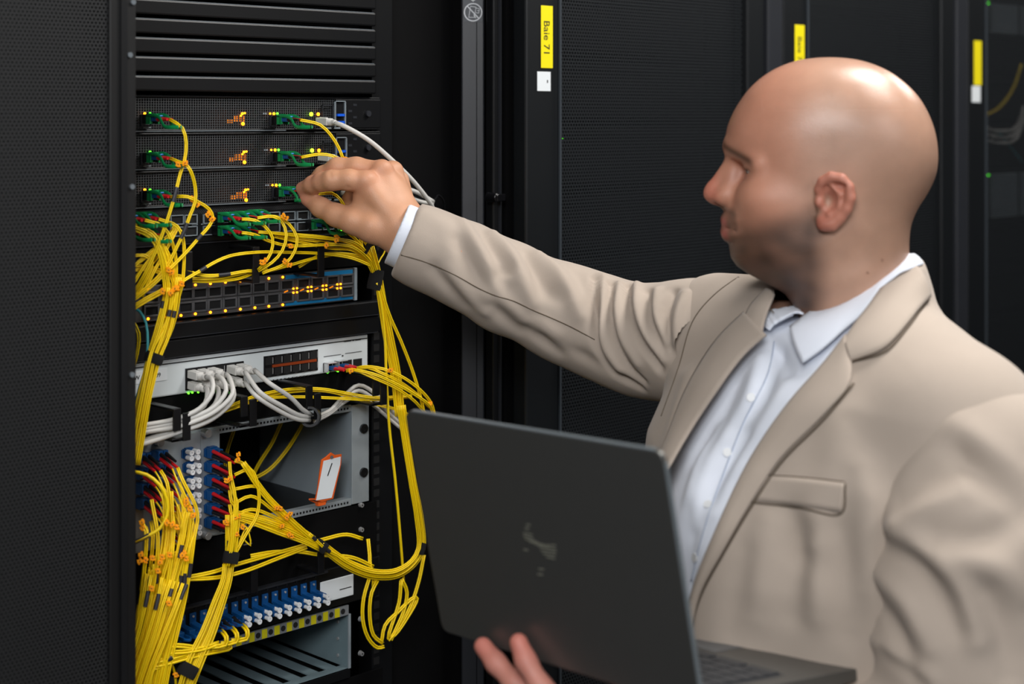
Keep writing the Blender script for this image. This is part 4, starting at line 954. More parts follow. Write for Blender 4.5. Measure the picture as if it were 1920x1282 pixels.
for (x, y, a) in ((446, 862, 0), (424, 901, 60), (431, 898, 0), (422, 978, 0), (425, 981, 60), (441, 970, 90), (447, 967, 60), (444, 1001, 80), (455, 988, 40), (519, 952, -30), (526, 953, 60), (538, 970, 40), (544, 963, -40), (529, 986, -20), (542, 1002, 10), (547, 1005, 80), (447, 852, 0)): clip(x, y, .062, a, *G4, s=.9)
# ---- dense mass of cords at the lower left
DM = ('yellow cord in the dense cord mass at the lower left', 'cords of the dense lower left mass')
rs = random.Random(5)
def fall(x0, y0, xm, ym, x1, y1, x2, y2, strands=2, r=.0011, sl=(), off=.05, grp=DM, st=None):
    pts = ([st] if st is not None else [])+[(x0, y0, off), (xm, ym, off+.014), (x1, y1, off+.016), ((x1+x2)/2+rs.uniform(-2, 2), (y1+y2)/2, off+.014), (x2, y2, off+.01), (x2-16, y2+150, off), (x2-14, y2+330, off-.02)]
    return cord(grp[0], pts, group=grp[1], strands=strands, r=r, sleeves=sl)
plug_pts = []
for k, (x, z) in enumerate(left_ad):
    for q_ in range(2):
        c = Vector((x+(q_-.5)*.007, YE-.018, z)); d = Vector((0, -1, -.30)).normalized(); e = c+d*.03; sx, sy = proj(e)
        if k < 6: tx = 356-k*7+q_*8; lx = 318-k*8+q_*5
        else: tx = 306-(k-6)*9+q_*7; lx = 286-(k-6)*7+q_*5
        ly = 1300
        o, P = cord(DM[0], [e, (sx+9+k*.5, sy+22, .056), (tx+6, sy+85+k*4, .064), (tx, 1010+k*6, .068), ((tx+lx)/2+6, 1110, .066), (lx-14, ly, .06), (lx-26, ly+160, .05), (lx-24, ly+330, .03)], group=DM[1], r=.0010, strands=1+q_, sleeves=[((tx-4-q_*6, 1052+(k*17) % 60), (tx-10-q_*6, 1078+(k*17) % 60))] if (k+q_) % 2 else ())
        boot(c, d, .03, REDB if (k+q_) % 2 else REDB, o, .0025, .0015); 
        boot(c+Vector((0, 0, .0055)), d, .026, BLKB, o, .0025, .0015)
        MB().box(c.x-.003, c.x+.003, c.y-.005, c.y+.001, c.z-.003, c.z+.008).build('connector', BLUC, o, bevel=.0004)
for k in range(12):
    t_ = k/11; x0 = 262+t_*92+rs.uniform(-5, 5); y0 = 950+rs.uniform(-30, 45)
    xm = x0+rs.uniform(2, 12); x1 = 262+t_*88+rs.uniform(-7, 7); y1 = 1060+rs.uniform(-20, 20); x2 = 232+t_*74+rs.uniform(-3, 3)
    sl = []
    if k % 3 == 1: yy = rs.uniform(1075, 1130); xx = x1+(x2-x1)*(yy-y1)/(1300-y1); sl = [((xx, yy), (xx-6, yy+26))]
    fall(x0, y0, xm, 1010+rs.uniform(-15, 15), x1, y1+20, x2, 1300, sl=sl, off=.040+rs.uniform(0, .02))
# solid lower bundle
bundle([(312, 1085, .07, 84), (300, 1130, .074, 74), (283, 1190, .074, 62), (262, 1250, .072, 56), (246, 1310, .07, 50), (230, 1450, .06, 50), (228, 1620, .04, 50)], 11, *DM, seed=50, off_j=.008, sleeves=[(0, ((346, 1100), (338, 1124))), (3, ((322, 1096), (314, 1120))), (6, ((300, 1120), (292, 1146))), (9, ((276, 1110), (268, 1136)))])
bundle([(352, 960, .07, 16), (345, 1010, .072, 18), (330, 1070, .072, 18), (310, 1130, .072, 20), (290, 1190, .07, 20)], 3, *DM, seed=51, sleeves=[(1, ((340, 1025), (332, 1050)))])
o, P = cord('thick yellow loop curling in front of the dense cord mass', [(248, 884, .06), (275, 890, .07), (298, 908, .078), (312, 935, .08), (313, 965, .08), (300, 990, .078), (280, 1003, .074), (255, 1015, .066), (246, 1018, .06)], r=.0021, strands=1, sleeves=[((277, 1003), (250, 1016))])
G5 = ('small orange marker clip in the dense lower left cord mass', 'clips in the dense cord mass')
for (x, y, a) in ((349, 938, 0), (349, 944, 0), (356, 953, 60), (362, 966, -20), (313, 980, 20), (323, 983, 0), (331, 988, 70), (266, 979, 10), (267, 989, 30), (264, 1040, 0), (262, 1052, 10), (273, 1050, 40), (286, 1046, 70), (304, 1044, 70), (300, 1054, -10), (345, 1037, 20), (349, 1047, 70), (342, 1041, 0), (318, 1040, 60), (296, 1070, 80), (284, 1103, 60), (317, 1131, 80)): clip(x, y, .082, a, *G5)
# ---- horizontal cords at the bottom left
BL_ = ('thick yellow cord lying below the plugged adapters', 'cords below the plugged adapters')
for pts in ([(285, 1212, .06), (330, 1210, .062), (365, 1214, .06), (395, 1222, .055)], [(290, 1222, .06), (340, 1222, .062), (380, 1216, .06), (410, 1206, .055)], [(262, 1246, .06), (310, 1236, .062), (345, 1226, .06), (380, 1214, .056), (410, 1205, .05)], [(255, 1252, .06), (300, 1246, .062), (350, 1233, .06), (390, 1224, .056), (420, 1218, .05), (432, 1214, .048), (428, 1205, .046)], [(250, 1268, .06), (280, 1256, .062), (310, 1246, .06)]):
    cord(BL_[0], pts, group=BL_[1], r=.0014, sleeves=[((305, 1238), (325, 1234))] if pts[0][0] == 262 else ())
cord('short yellow cord hanging at the bottom edge', [(320, 1240, .05), (328, 1262, .05), (330, 1290, .05)], strands=1, r=.0016); clip(330, 1265, .055, 90, 'orange clip on the short cord at the bottom edge')
for k in range(3):
    c = ad_pos[9+k]+Vector((0, -.038, -.004)); 
    if k < 3:
        px, py = proj(c); o, P = cord('black booted cord below the plugged adapters', [c, (px+10, py+12, .06), (px+8, py+26, .058), (px-20, py+30, .056)], group='booted cords below the plugged adapters', r=.0014); boot(c+Vector((0, .018, .004)), (0, -1, -.3), .022, BLKB, o, .003, .002); boot(c+Vector((.006, .016, -.001)), (0, -1, -.3), .018, REDB, o, .0026, .0018)
# faint cords inside the open frame
for pts in ([(530, 785, -.12), (510, 830, -.13), (485, 870, -.14), (470, 900, -.15)], [(570, 790, -.1), (540, 840, -.12), (505, 880, -.13), (470, 900, -.14)], [(440, 800, -.1), (425, 850, -.12), (420, 900, -.12)]):
    cord('dim yellow cord deep inside the open grey frame', pts, group='cords deep inside the open frame', r=.0013)
# ---------------------------------------------------------------- signed-distance sculpting
class Grid:
    def __init__(s, lo, hi, h):
        s.lo = np.array(lo, float); s.h = h; s.n = np.ceil((np.array(hi)-s.lo)/h).astype(int)+1
        ax = [s.lo[i]+h*np.arange(s.n[i]) for i in range(3)]
        s.X = ax[0][:, None, None].astype(np.float32); s.Y = ax[1][None, :, None].astype(np.float32); s.Z = ax[2][None, None, :].astype(np.float32)
        s.F = np.full(tuple(s.n), 1.0, np.float32)
    def cone(s, a, b, ra, rb):
        a = np.array(a, float); b = np.array(b, float); d = b-a; L2 = max(1e-12, float(d@d))
        px, py, pz = s.X-a[0], s.Y-a[1], s.Z-a[2]
        t = np.clip((px*d[0]+py*d[1]+pz*d[2])/L2, 0, 1)
        return np.sqrt((px-t*d[0])**2+(py-t*d[1])**2+(pz-t*d[2])**2)-(ra+(rb-ra)*t)
    def ell(s, c, r, ax=None):
        px, py, pz = s.X-c[0], s.Y-c[1], s.Z-c[2]
        if ax is None: q = np.sqrt((px/r[0])**2+(py/r[1])**2+(pz/r[2])**2)
        else:
            ax = [np.array(v, float)/np.linalg.norm(v) for v in ax]
            q = np.sqrt(sum(((px*v[0]+py*v[1]+pz*v[2])/rr)**2 for v, rr in zip(ax, r)))
        return (q-1)*min(r)
    def chain(s, pts, k=.006):
        F = None
        for p, q in zip(pts, pts[1:]):
            c = s.cone(p[:3], q[:3], p[3], q[3]); F = c if F is None else smin(F, c, k)
        return F
    def mesh(s): return nets(s.F, s.lo, s.h)
def smin(a, b, k):
    if k <= 0: return np.minimum(a, b)
    h = np.maximum(k-np.abs(a-b), 0)/k; return np.minimum(a, b)-h*h*k*.25
def smax(a, b, k): return -smin(-a, -b, k)
def nets(F, lo, h):
    ins = F < 0; nx, ny, nz = F.shape; C = np.zeros((nx-1, ny-1, nz-1), np.int8)
    for i in (0, 1):
        for j in (0, 1):
            for k in (0, 1): C += ins[i:nx-1+i, j:ny-1+j, k:nz-1+k]
    act = (C > 0) & (C < 8); I = np.argwhere(act); idx = np.full(C.shape, -1, np.int64); idx[act] = np.arange(len(I))
    acc = np.zeros((len(I), 3)); cnt = np.zeros(len(I))
    cor = [(i, j, k) for i in (0, 1) for j in (0, 1) for k in (0, 1)]
    val = {c: F[I[:, 0]+c[0], I[:, 1]+c[1], I[:, 2]+c[2]] for c in cor}
    for c in cor:
        for a in range(3):
            if c[a]: continue
            d = list(c); d[a] = 1; d = tuple(d); v0, v1 = val[c], val[d]; m = (v0 < 0) != (v1 < 0)
            t = np.where(m, v0/np.where(m, v0-v1, 1), 0); p = np.tile(np.array(c, float), (len(I), 1)); p[:, a] = t
            acc += p*m[:, None]; cnt += m
    V = (I+acc/cnt[:, None])*h+lo; Q = []
    for a in range(3):
        b, c = (a+1) % 3, (a+2) % 3
        s0 = [slice(None)]*3; s1 = [slice(None)]*3; s0[a] = slice(0, -1); s1[a] = slice(1, None)
        A, B = ins[tuple(s0)], ins[tuple(s1)]; E = np.argwhere(A != B); E = E[(E[:, b] > 0) & (E[:, c] > 0) & (E[:, b] < F.shape[b]-1) & (E[:, c] < F.shape[c]-1)]
        fl = A[E[:, 0], E[:, 1], E[:, 2]]
        def at(db, dc):
            q = E.copy(); q[:, b] -= db; q[:, c] -= dc; return idx[q[:, 0], q[:, 1], q[:, 2]]
        q = np.stack([at(1, 1), at(0, 1), at(0, 0), at(1, 0)], 1); q[~fl] = q[~fl][:, ::-1]; Q.append(q)
    return V, np.concatenate(Q)
def relax(V, Q, it=2, lam=.5):
    for _ in range(it):
        S = np.zeros_like(V); n = np.zeros(len(V))
        for i in range(4):
            for j in (1, 3): np.add.at(S, Q[:, i], V[Q[:, (i+j) % 4]]); np.add.at(n, Q[:, i], 1)
        V = V*(1-lam)+S/np.maximum(n, 1)[:, None]*lam
    return V
def vnormals(V, Q):
    d = np.cross(V[Q[:, 2]]-V[Q[:, 0]], V[Q[:, 3]]-V[Q[:, 1]]); N = np.zeros_like(V)
    for i in range(4): np.add.at(N, Q[:, i], d)
    return N/np.maximum(np.linalg.norm(N, axis=1), 1e-12)[:, None]
def to_world(V):  # (right, forward, height) -> world
    return np.stack([S2*(V[:, 0]+V[:, 1]), S2*(V[:, 1]-V[:, 0]), V[:, 2]], 1)
def rc(px, py, f): return np.array([(px-CX)/FPX*f, f, ZC-(py-HY)/FPX*f])
def rcr(px, py, f, r): return (*rc(px, py, f), r)
def bvh(V, Q): return BVHTree.FromPolygons([tuple(v) for v in V], [tuple(int(i) for i in q) for q in Q])
def hit(tree, px, py, far=False):
    o = Vector((0, 0, ZC)); d = ray(px, py).normalized(); h = tree.ray_cast(o, d)
    if h[0] is None:
        p = PD(px, py, 1.62); n = tree.find_nearest(p); return n[0], n[1]
    n = h[1]; n = -n if n.dot(d) > 0 else n
    return h[0], n
def resample(P, n):
    P = [np.array(p, float) for p in P]; L = [0]
    for a_, b_ in zip(P, P[1:]): L.append(L[-1]+np.linalg.norm(b_-a_))
    T = np.linspace(0, L[-1], n); Pa = np.array(P); return np.stack([np.interp(T, L, Pa[:, i]) for i in range(Pa.shape[1])], 1)
def smooth_px(P, n):
    Q_ = catmull([Vector((p[0], p[1], 0)) for p in P], 12) if len(P) > 2 else [Vector((p[0], p[1], 0)) for p in P]
    return resample([(q.x, q.y) for q in Q_], n)
def fold_mesh(V, Q, folds):
    """push the cloth in or out along lines drawn over it; (pixel line, width m, height m)"""
    T = bvh(V, Q); N = vnormals(V, Q); D = np.zeros(len(V))
    for pts, w_, h_ in folds:
        P = smooth_px(pts, 40); H_ = []
        for p in P:
            q, n = hit(T, *p); H_.append(np.array(q))
        H_ = np.array(H_); lo = H_.min(0)-w_*3; hi = H_.max(0)+w_*3
        m = np.all((V > lo) & (V < hi), axis=1); I = np.where(m)[0]
        if len(I) == 0: continue
        d2 = ((V[I][:, None, :]-H_[None])**2).sum(2); j = d2.argmin(1); d = np.sqrt(d2[np.arange(len(I)), j]); s = j/39.0
        D[I] += h_*np.exp(-(d/w_)**2)*np.sin(np.pi*np.clip(.25+s*.55, 0, 1))*1.15
    return V+N*D[:, None]
def np_obj(name, V, Q, m, parent=None, origin=None, col=None, label=None, alpha=None):
    me = bpy.data.meshes.new(name)
    org = ORG[parent.name] if parent is not None else Vector(origin if origin is not None else V.mean(0)); W_ = V-np.array(org)
    me.vertices.add(len(V)); me.vertices.foreach_set('co', W_.astype(np.float32).ravel())
    k = Q.shape[1]; me.loops.add(len(Q)*k); me.loops.foreach_set('vertex_index', Q.astype(np.int32).ravel())
    me.polygons.add(len(Q)); me.polygons.foreach_set('loop_start', np.arange(0, len(Q)*k, k, dtype=np.int32)); me.polygons.foreach_set('loop_total', np.full(len(Q), k, np.int32))
    me.polygons.foreach_set('use_smooth', np.ones(len(Q), bool)); me.update(); me.validate()
    me.materials.append(m); o = bpy.data.objects.new(name, me); COL.objects.link(o)
    if col is not None:
        at = me.color_attributes.new('tone', 'FLOAT_COLOR', 'POINT'); at.data.foreach_set('color', np.concatenate([col, (np.ones(len(col)) if alpha is None else alpha)[:, None]], 1).astype(np.float32).ravel())
    if parent is not None: o.parent = parent
    else: o.location = org
    ORG[o.name] = org
    if label: o['label'] = label
    return o
# ---------------------------------------------------------------- materials of the person
def skin_mat():
    m = mat('skin', (200, 150, 125), .33, sss=.10, bump=.25, bscale=900); nt = m.node_tree; b = nt.nodes['Principled BSDF']
    a_ = nt.nodes.new('ShaderNodeAttribute'); a_.attribute_name = 'tone'
    tc = nt.nodes.new('ShaderNodeTexCoord'); n = nt.nodes.new('ShaderNodeTexNoise'); n.inputs['Scale'].default_value = 45; n.inputs['Detail'].default_value = 5
    nt.links.new(tc.outputs['Object'], n.inputs['Vector'])
    mr = nt.nodes.new('ShaderNodeMapRange'); mr.inputs[3].default_value = .86; mr.inputs[4].default_value = 1.12; nt.links.new(n.outputs['Fac'], mr.inputs[0])
    mx = nt.nodes.new('ShaderNodeVectorMath'); mx.operation = 'SCALE'; nt.links.new(a_.outputs['Color'], mx.inputs[0]); nt.links.new(mr.outputs[0], mx.inputs['Scale'])
    nt.links.new(mx.outputs[0], b.inputs['Base Color']); b.inputs['Specular IOR Level'].default_value = .5
    mr2 = nt.nodes.new('ShaderNodeMapRange'); mr2.inputs[3].default_value = .52; mr2.inputs[4].default_value = .27; nt.links.new(a_.outputs['Alpha'], mr2.inputs[0]); nt.links.new(mr2.outputs[0], b.inputs['Roughness'])
    return m
def cloth_mat(name, rgb, bump=.25, rough=.85, scale=1600):
    m = mat(name, rgb, rough, noise=.06, scale=18, bump=bump, bscale=scale, spec=.25); b = m.node_tree.nodes['Principled BSDF']
    b.inputs['Sheen Weight'].default_value = .15; return m
SKIN = skin_mat(); BEIGE = cloth_mat('beige_wool', (179, 165, 152)); SHIRT = cloth_mat('white_cotton', (226, 231, 242), .12, .8); SEAM = mat('seam_shadow_thread', (92, 80, 66), .9, noise=.1)
NAVY = cloth_mat('dark_trousers', (38, 42, 52))
# ---------------------------------------------------------------- head
HF = 1.66; HS = FPX/HF; HA = math.radians(6); H0_ = rc(1557, 300, HF); ca, sa = math.cos(HA), math.sin(HA)
def hp(px, py): return ((1557-px)/HS/ca, (300-py)/HS)
prof = [(1363, 262), (1366, 240), (1374, 218), (1385, 197), (1410, 163), (1444, 135), (1486, 116), (1528, 108.5), (1579, 108.5), (1621, 116), (1663, 134), (1697, 160), (1722, 190), (1743, 236), (1751, 282), (1748, 324), (1732, 362), (1716, 388), (1704, 417), (1700, 446), (1700, 480), (1702, 540), (1712, 620), (1716, 720),
        (1520, 720), (1508, 640), (1494, 580), (1472, 550), (1440, 533), (1404, 514), (1384, 500), (1373, 484), (1370, 466), (1369, 456), (1363, 449), (1359.5, 441), (1359.5, 433), (1364, 426.5), (1360, 420), (1358, 411), (1362, 400), (1363, 390), (1367, 380), (1375, 360), (1379, 335), (1378, 312), (1372, 296), (1367, 284), (1363, 272)]
g = Grid((-.135, -.105, -.245), (.155, .105, .122), .0019)
poly = np.array([hp(*p) for p in prof]); xs2, zs2 = g.X[:, 0, 0], g.Z[0, 0, :]; PX, PZ = np.meshgrid(xs2, zs2, indexing='ij')
d2 = np.full(PX.shape, 9.0); inside = np.zeros(PX.shape, bool)
_c = catmull([Vector((q[0], q[1], 0)) for q in list(poly[:26])], .004); poly = np.array([(q.x, q.y) for q in _c]+[tuple(q) for q in poly[26:]])
for a_, b_ in zip(poly, np.roll(poly, -1, 0)):
    d = b_-a_; t = np.clip(((PX-a_[0])*d[0]+(PZ-a_[1])*d[1])/(d@d), 0, 1); d2 = np.minimum(d2, (PX-a_[0]-t*d[0])**2+(PZ-a_[1]-t*d[1])**2)
    c_ = (a_[1] > PZ) != (b_[1] > PZ); xi = a_[0]+(PZ-a_[1])/(d[1] if abs(d[1]) > 1e-9 else 1e-9)*d[0]; inside ^= c_ & (PX < xi)
sd = np.where(inside, 1, -1)*np.sqrt(d2)
def blur2(A, n, it):
    for _ in range(it):
        for ax_ in (0, 1):
            P_ = np.pad(A, [(n, n) if i == ax_ else (0, 0) for i in (0, 1)], mode='edge'); c_ = np.cumsum(P_, axis=ax_); c_ = np.insert(c_, 0, 0, axis=ax_)
            L_ = A.shape[ax_]; A = (np.take(c_, range(2*n+1, 2*n+1+L_), axis=ax_)-np.take(c_, range(0, L_), axis=ax_))/(2*n+1)
    return A
sb = blur2(sd, 5, 3); wb = np.clip((sd-.006)/.02, 0, 1); sd = sd*(1-wb)+(sb+.0012)*wb
yk = np.array([108, 160, 220, 300, 360, 400, 440, 480, 520, 560, 640, 720]); wk = np.array([.074, .0765, .0785, .0785, .076, .0735, .070, .067, .063, .061, .064, .070])
Wm = np.interp((300-0)/HS-0-0*PZ, [0, 1], [0, 1])*0+np.interp(300-PZ*HS, yk, wk)
front = np.clip((PX+.03)/.14, 0, 1); front = front*front*(3-2*front); Wm = blur2(Wm, 6, 3); low = np.clip((-PZ-.035)/.05, 0, 1); low = low*low*(3-2*low); Wm = Wm*(1-(.12+.16*low)*front)
_a = np.clip((-PZ-.01)/.08, 0, 1); _b = np.clip((PX+.04)/.10, 0, 1); Rr = .083-.018*(_a*_a*(3-2*_a))*(_b*_b*(3-2*_b))
e = np.clip(sd/Rr, -1.2, 1)
Fh = (np.sqrt((np.abs(g.Y)/Wm[:, None, :])**2.15+np.abs(1-e[:, None, :])**2.1)-1)*.062
def sym(fn):
    return np.minimum(fn(1), fn(-1))
def P3(px, py, y): x, z = hp(px, py); return (x, y, z)
# eye sockets, brows, cheeks
Fh = smax(Fh, -sym(lambda s: g.ell((.104, s*.031, -.0095), (.018, .018, .0125))), .016)
Fh = smin(Fh, sym(lambda s: g.cone((.1035, s*.008, .0120), (.078, s*.050, -.0035), .0060, .0050)), .014)
Fh = smin(Fh, sym(lambda s: g.ell((.070, s*.043, -.038), (.022, .018, .016))), .022)
Fh = smin(Fh, sym(lambda s: g.ell((.025, s*.050, -.085), (.040, .016, .030))), .025)
EY = (.0790, .0315, -.0090)
Fh = smin(Fh, sym(lambda s: g.ell((EY[0], s*EY[1], EY[2]), (.0135, .0145, .0130))), .004)
Fh = smax(Fh, -sym(lambda s: g.ell((EY[0]+.013, s*EY[1], EY[2]-.0025), (.008, .0135, .0022))), .002)
# nose
nose = g.cone(P3(1380, 297, 0), P3(1345, 350, 0), .0072, .0082); nose = smin(nose, g.ell(P3(1340, 364, 0), (.0105, .0105, .0098)), .008)
nose = smin(nose, sym(lambda s: g.ell(P3(1362, 371, s*.0125), (.0115, .0072, .0082))), .007)
nose = smin(nose, g.cone(P3(1345, 376, 0), P3(1362, 384, 0), .0045, .005), .006)
nose = smin(nose, sym(lambda s: g.cone(P3(1384, 300, s*.004), P3(1368, 360, s*.010), .007, .009)), .01)
Fh = smin(Fh, nose, .007); Fh = smax(Fh, -sym(lambda s: g.ell(P3(1349, 384, s*.0068), (.0055, .0030, .004))), .002)
# mouth
Fh = smin(Fh, g.chain([(*P3(1381, 421, -.022), .0045), (*P3(1369, 414, -.010), .0072), (*P3(1369, 414, .010), .0072), (*P3(1381, 421, .022), .0045)], .004), .006)
Fh = smin(Fh, g.chain([(*P3(1384, 434, -.020), .0048), (*P3(1370, 437, -.009), .0080), (*P3(1370, 437, .009), .0080), (*P3(1384, 434, .020), .0048)], .004), .006)
Fh = smax(Fh, -sym(lambda s: g.chain([(*P3(1353, 425.5, 0), .0013), (*P3(1366, 426, s*.014), .0013), (*P3(1384, 431, s*.027), .0018)], .001)), .003)
# throat and jaw line
Fh = smax(Fh, -sym(lambda s: g.cone(P3(1500, 520, s*.078), P3(1600, 470, s*.083), .010, .014)), .02)
# ears
def ear(s):
    dx_, dz_, k_ = .0265, -.001, .84
    T = lambda p: ((p[0]+.022)*k_-.022+dx_, p[1]*1.0, (p[2]+.037)*k_-.037+dz_)
    hel = [(-.006, .0775, -.036), (-.004, .081, -.024), (-.008, .0855, -.014), (-.018, .0885, -.0085), (-.030, .0915, -.011), (-.0385, .0935, -.021), (-.0405, .0935, -.034), (-.036, .091, -.047), (-.028, .087, -.058), (-.019, .0835, -.066), (-.010, .080, -.0665), (-.006, .0775, -.060)]
    rad = [.003, .0032, .0036, .004, .0042, .0042, .0040, .0040, .0045, .0058, .0056, .004]
    F = g.chain([(*T((a_, s*b_, c_)), r_*.95) for (a_, b_, c_), r_ in zip(hel, rad)], .007)
    pl = g.ell(T((-.021, s*.0815, -.036)), (.0160, .0052, .0238), ((.98, 0, .2), (.35, s*1, 0), (-.2, 0, .98))); F = smin(F, pl, .004)
    F = smin(F, g.chain([(*T(q[:3]), q[3]) for q in ((-.019, s*.087, -.019, .0028), (-.029, s*.0895, -.030, .003), (-.027, s*.088, -.044, .0032), (-.017, s*.084, -.054, .004))], .003), .002)
    F = smax(F, -g.ell(T((-.0155, s*.0895, -.038)), (.0075, .0110, .0108)), .003); F = smax(F, -g.ell(T((-.028, s*.094, -.020)), (.0060, .0050, .0032)), .003)
    return smin(F, g.ell(T((-.0045, s*.080, -.040)), (.0042, .0045, .0050)), .003)
Fh = smin(Fh, ear(1), .003); Fh = smin(Fh, ear(-1), .003)
g.F = Fh.astype(np.float32); Vh, Qh = g.mesh(); Vh = relax(Vh, Qh, 1, .4)
def lin(c): return np.array(s2l(c))
def tone_mix(col, c, w_): return col*(1-w_[:, None])+lin(c)[None]*w_[:, None]
def sst(x, a_, b_): t = np.clip((x-a_)/(b_-a_), 0, 1); return t*t*(3-2*t)
x, y, z = Vh.T; ay = np.abs(y)
col = np.tile(lin((186, 146, 124)), (len(Vh), 1))
col = tone_mix(col, (202, 138, 112), sst(x, .0, .08)*.75)
hair = sst(-x+.0*z, .012, .045)*sst(-z, -.075, .03)*(1-sst(-z, .085, .12)); hair = np.maximum(hair, sst(-x, -.05, .0)*sst(-z, -.075, .0)*(1-sst(-z, .02, .05))*.6)
col = tone_mix(col, (158, 124, 104), hair*.55)
patch = np.zeros(len(Vh))
for _k in range(14): dk = RNG.randn(3); dk *= RNG.uniform(60, 420)/np.linalg.norm(dk); patch += np.sin(Vh@dk+RNG.uniform(0, 6))/14**.5
patch = .93+.06*np.clip(patch, -1.4, 1.4)
beard = sst(-(z+.30*(x-.03)), .036, .066)*sst(x, .000, .030)*(1-sst(-z, .150, .175)); beard = np.maximum(beard, sst(-z, .046, .056)*sst(x, .08, .1)*(1-sst(ay, .03, .04))*.8)
col = tone_mix(col, (80, 62, 53), np.clip(beard*.92*patch, 0, 1))
lip = (np.exp(-((z+.0655)/.0045)**2)+np.exp(-((z+.0785)/.0055)**2))*sst(x, .098, .105)*(1-sst(ay, .016, .024)); col = tone_mix(col, (178, 96, 88), np.clip(lip, 0, 1)*.8)
isear = (sst(ay, .078, .083)*(x < .025)*(x > -.03)*(z > -.08)*(z < .0)); col = tone_mix(col, (206, 104, 84), isear*.45)
col = tone_mix(col, (205, 118, 98), sst(x, .112, .125)*sst(-z, -.0, .02)*(1-sst(-z, .048, .055))*.6)
brow = np.exp(-((z-(.0160-.42*np.clip(ay-.012, 0, 1)))/.0046)**2)*sst(ay, .007, .012)*(1-sst(ay, .048, .058))*sst(x, .055, .07); col = tone_mix(col, (76, 50, 38), np.clip(brow, 0, 1)*.9)
lash = np.exp(-((z-(EY[2]-.001))/.0022)**2)*sst(ay, .017, .021)*(1-sst(ay, .043, .047))*sst(x, .082, .086); col = tone_mix(col, (62, 38, 30), np.clip(lash, 0, 1)*.7)
under = np.exp(-(((z+.018)/.007)**2+((ay-.028)/.016)**2))*sst(x, .06, .08); col = tone_mix(col, (150, 98, 84), under*.5)
for (mx_, mz_) in ((1598, 500), (1625, 478)): q = hp(mx_+14, mz_); dd_ = (x-q[0])**2+(z-q[1])**2; col = tone_mix(col, (90, 50, 40), np.exp(-dd_/.0012**2)*(y > 0)*.8)
gloss = .25+.75*sst(z, -.02, .06)*(1-sst(x, .07, .1)*.5)
HR = Vh.copy(); VH = np.stack([H0_[0]-x*ca-y*sa, H0_[1]+x*sa-y*ca, H0_[2]+z], 1); colH = col
def head_w(x_, y_, z_): return CW(H0_[0]-x_*ca-y_*sa, H0_[1]+x_*sa-y_*ca, H0_[2]+z_)
# ---------------------------------------------------------------- right hand, pinching
g = Grid((-.29, 1.80, 1.44), (.03, 2.04, 1.645), .0015)
def T_(px, py, f, r): return rcr(px, py, f, r)
Wr = T_(754, 431, 1.887, .0265)
M2, M3, M4, M5 = T_(686, 343, 1.885, .0128), T_(716, 322, 1.903, .0122), T_(736, 324, 1.927, .0118), T_(748, 338, 1.950, .011)
F_ = g.chain([T_(850, 482, 1.872, .033), T_(800, 456, 1.88, .030), Wr], .01)
F_ = smin(F_, g.cone(T_(760, 420, 1.90, 0)[:3], T_(765, 445, 1.90, 0)[:3], .026, .026), .02)
for M, wx in ((M2, (745, 425, 1.880)), (M3, (752, 415, 1.892)), (M4, (758, 415, 1.905)), (M5, (762, 422, 1.918))):
    F_ = smin(F_, g.cone(rc(*wx), M[:3], .017, M[3]+.0015), .014)
F_ = smin(F_, g.ell(rc(715, 380, 1.905), (.030, .020, .028)), .015)
F_ = smin(F_, g.ell(rc(705, 405, 1.900), (.030, .018, .022)), .015)
F_ = smin(F_, g.cone(rc(683, 362, 1.892), rc(688, 420, 1.888), .0115, .0140), .010)
fing = [[M2, T_(655, 337, 1.882, .0122), T_(622, 338, 1.884, .0118), T_(604, 341, 1.893, .0108), T_(587, 346, 1.905, .0102), T_(567, 353, 1.921, .0082)],
        [M3, T_(668, 313, 1.908, .0115), T_(632, 314, 1.913, .0115), T_(604, 328, 1.924, .0100), T_(577, 349, 1.938, .0078)],
        [M4, T_(694, 330, 1.952, .0105), T_(668, 350, 1.962, .0105), T_(655, 378, 1.955, .0095), T_(664, 398, 1.94, .0080)],
        [M5, T_(718, 350, 1.972, .0095), T_(697, 370, 1.978, .0095), T_(688, 392, 1.970, .0085), T_(696, 408, 1.957, .0072)]]
for k, c_ in enumerate(fing):
    Fc = g.chain(c_, .006); F_ = smin(F_, Fc, .0035 if k != 1 else .0012)
th = g.chain([T_(738, 440, 1.885, .0200), T_(697, 426, 1.880, .0175), T_(662, 414, 1.884, .0150), T_(630, 403, 1.893, .0128), T_(602, 389, 1.906, .0112), T_(576, 373, 1.922, .0085)], .008); F_ = smin(F_, th, .008)
for c_ in (M2, M3, M4): F_ = smin(F_, g.ell(np.array(c_[:3])+np.array([0, -.004, .004]), (.0115, .0115, .0105)), .006)
for (px, py, f) in ((621, 323, 1.878), (632, 306, 1.897)): F_ = smax(F_, -g.cone(rc(px-3, py-1, f-.004), rc(px-1, py+12, f-.010), .0006, .0006), .004)
for (a_, b_) in (((652, 352), (640, 372)), ((660, 388), (650, 372))): F_ = smax(F_, -g.cone(rc(a_[0], a_[1], 1.871), rc(b_[0], b_[1], 1.871), .0010, .0012), .004)
g.F = F_.astype(np.float32); Vr, Qr = g.mesh(); Vr = relax(Vr, Qr, 1, .4)
def near_mask(V, P, r): d = np.linalg.norm(V-np.array(P)[None], axis=1); return np.exp(-(d/r)**2)
colR = np.tile(lin((204, 150, 116)), (len(Vr), 1))
for c_ in (M2, M3): colR = tone_mix(colR, (214, 128, 104), near_mask(Vr, c_[:3], .014)*.5)
for (px, py, f) in ((560, 353, 1.925), (570, 373, 1.922), (600, 335, 1.9)): colR = tone_mix(colR, (222, 140, 122), near_mask(Vr, rc(px, py, f), .014)*.6)
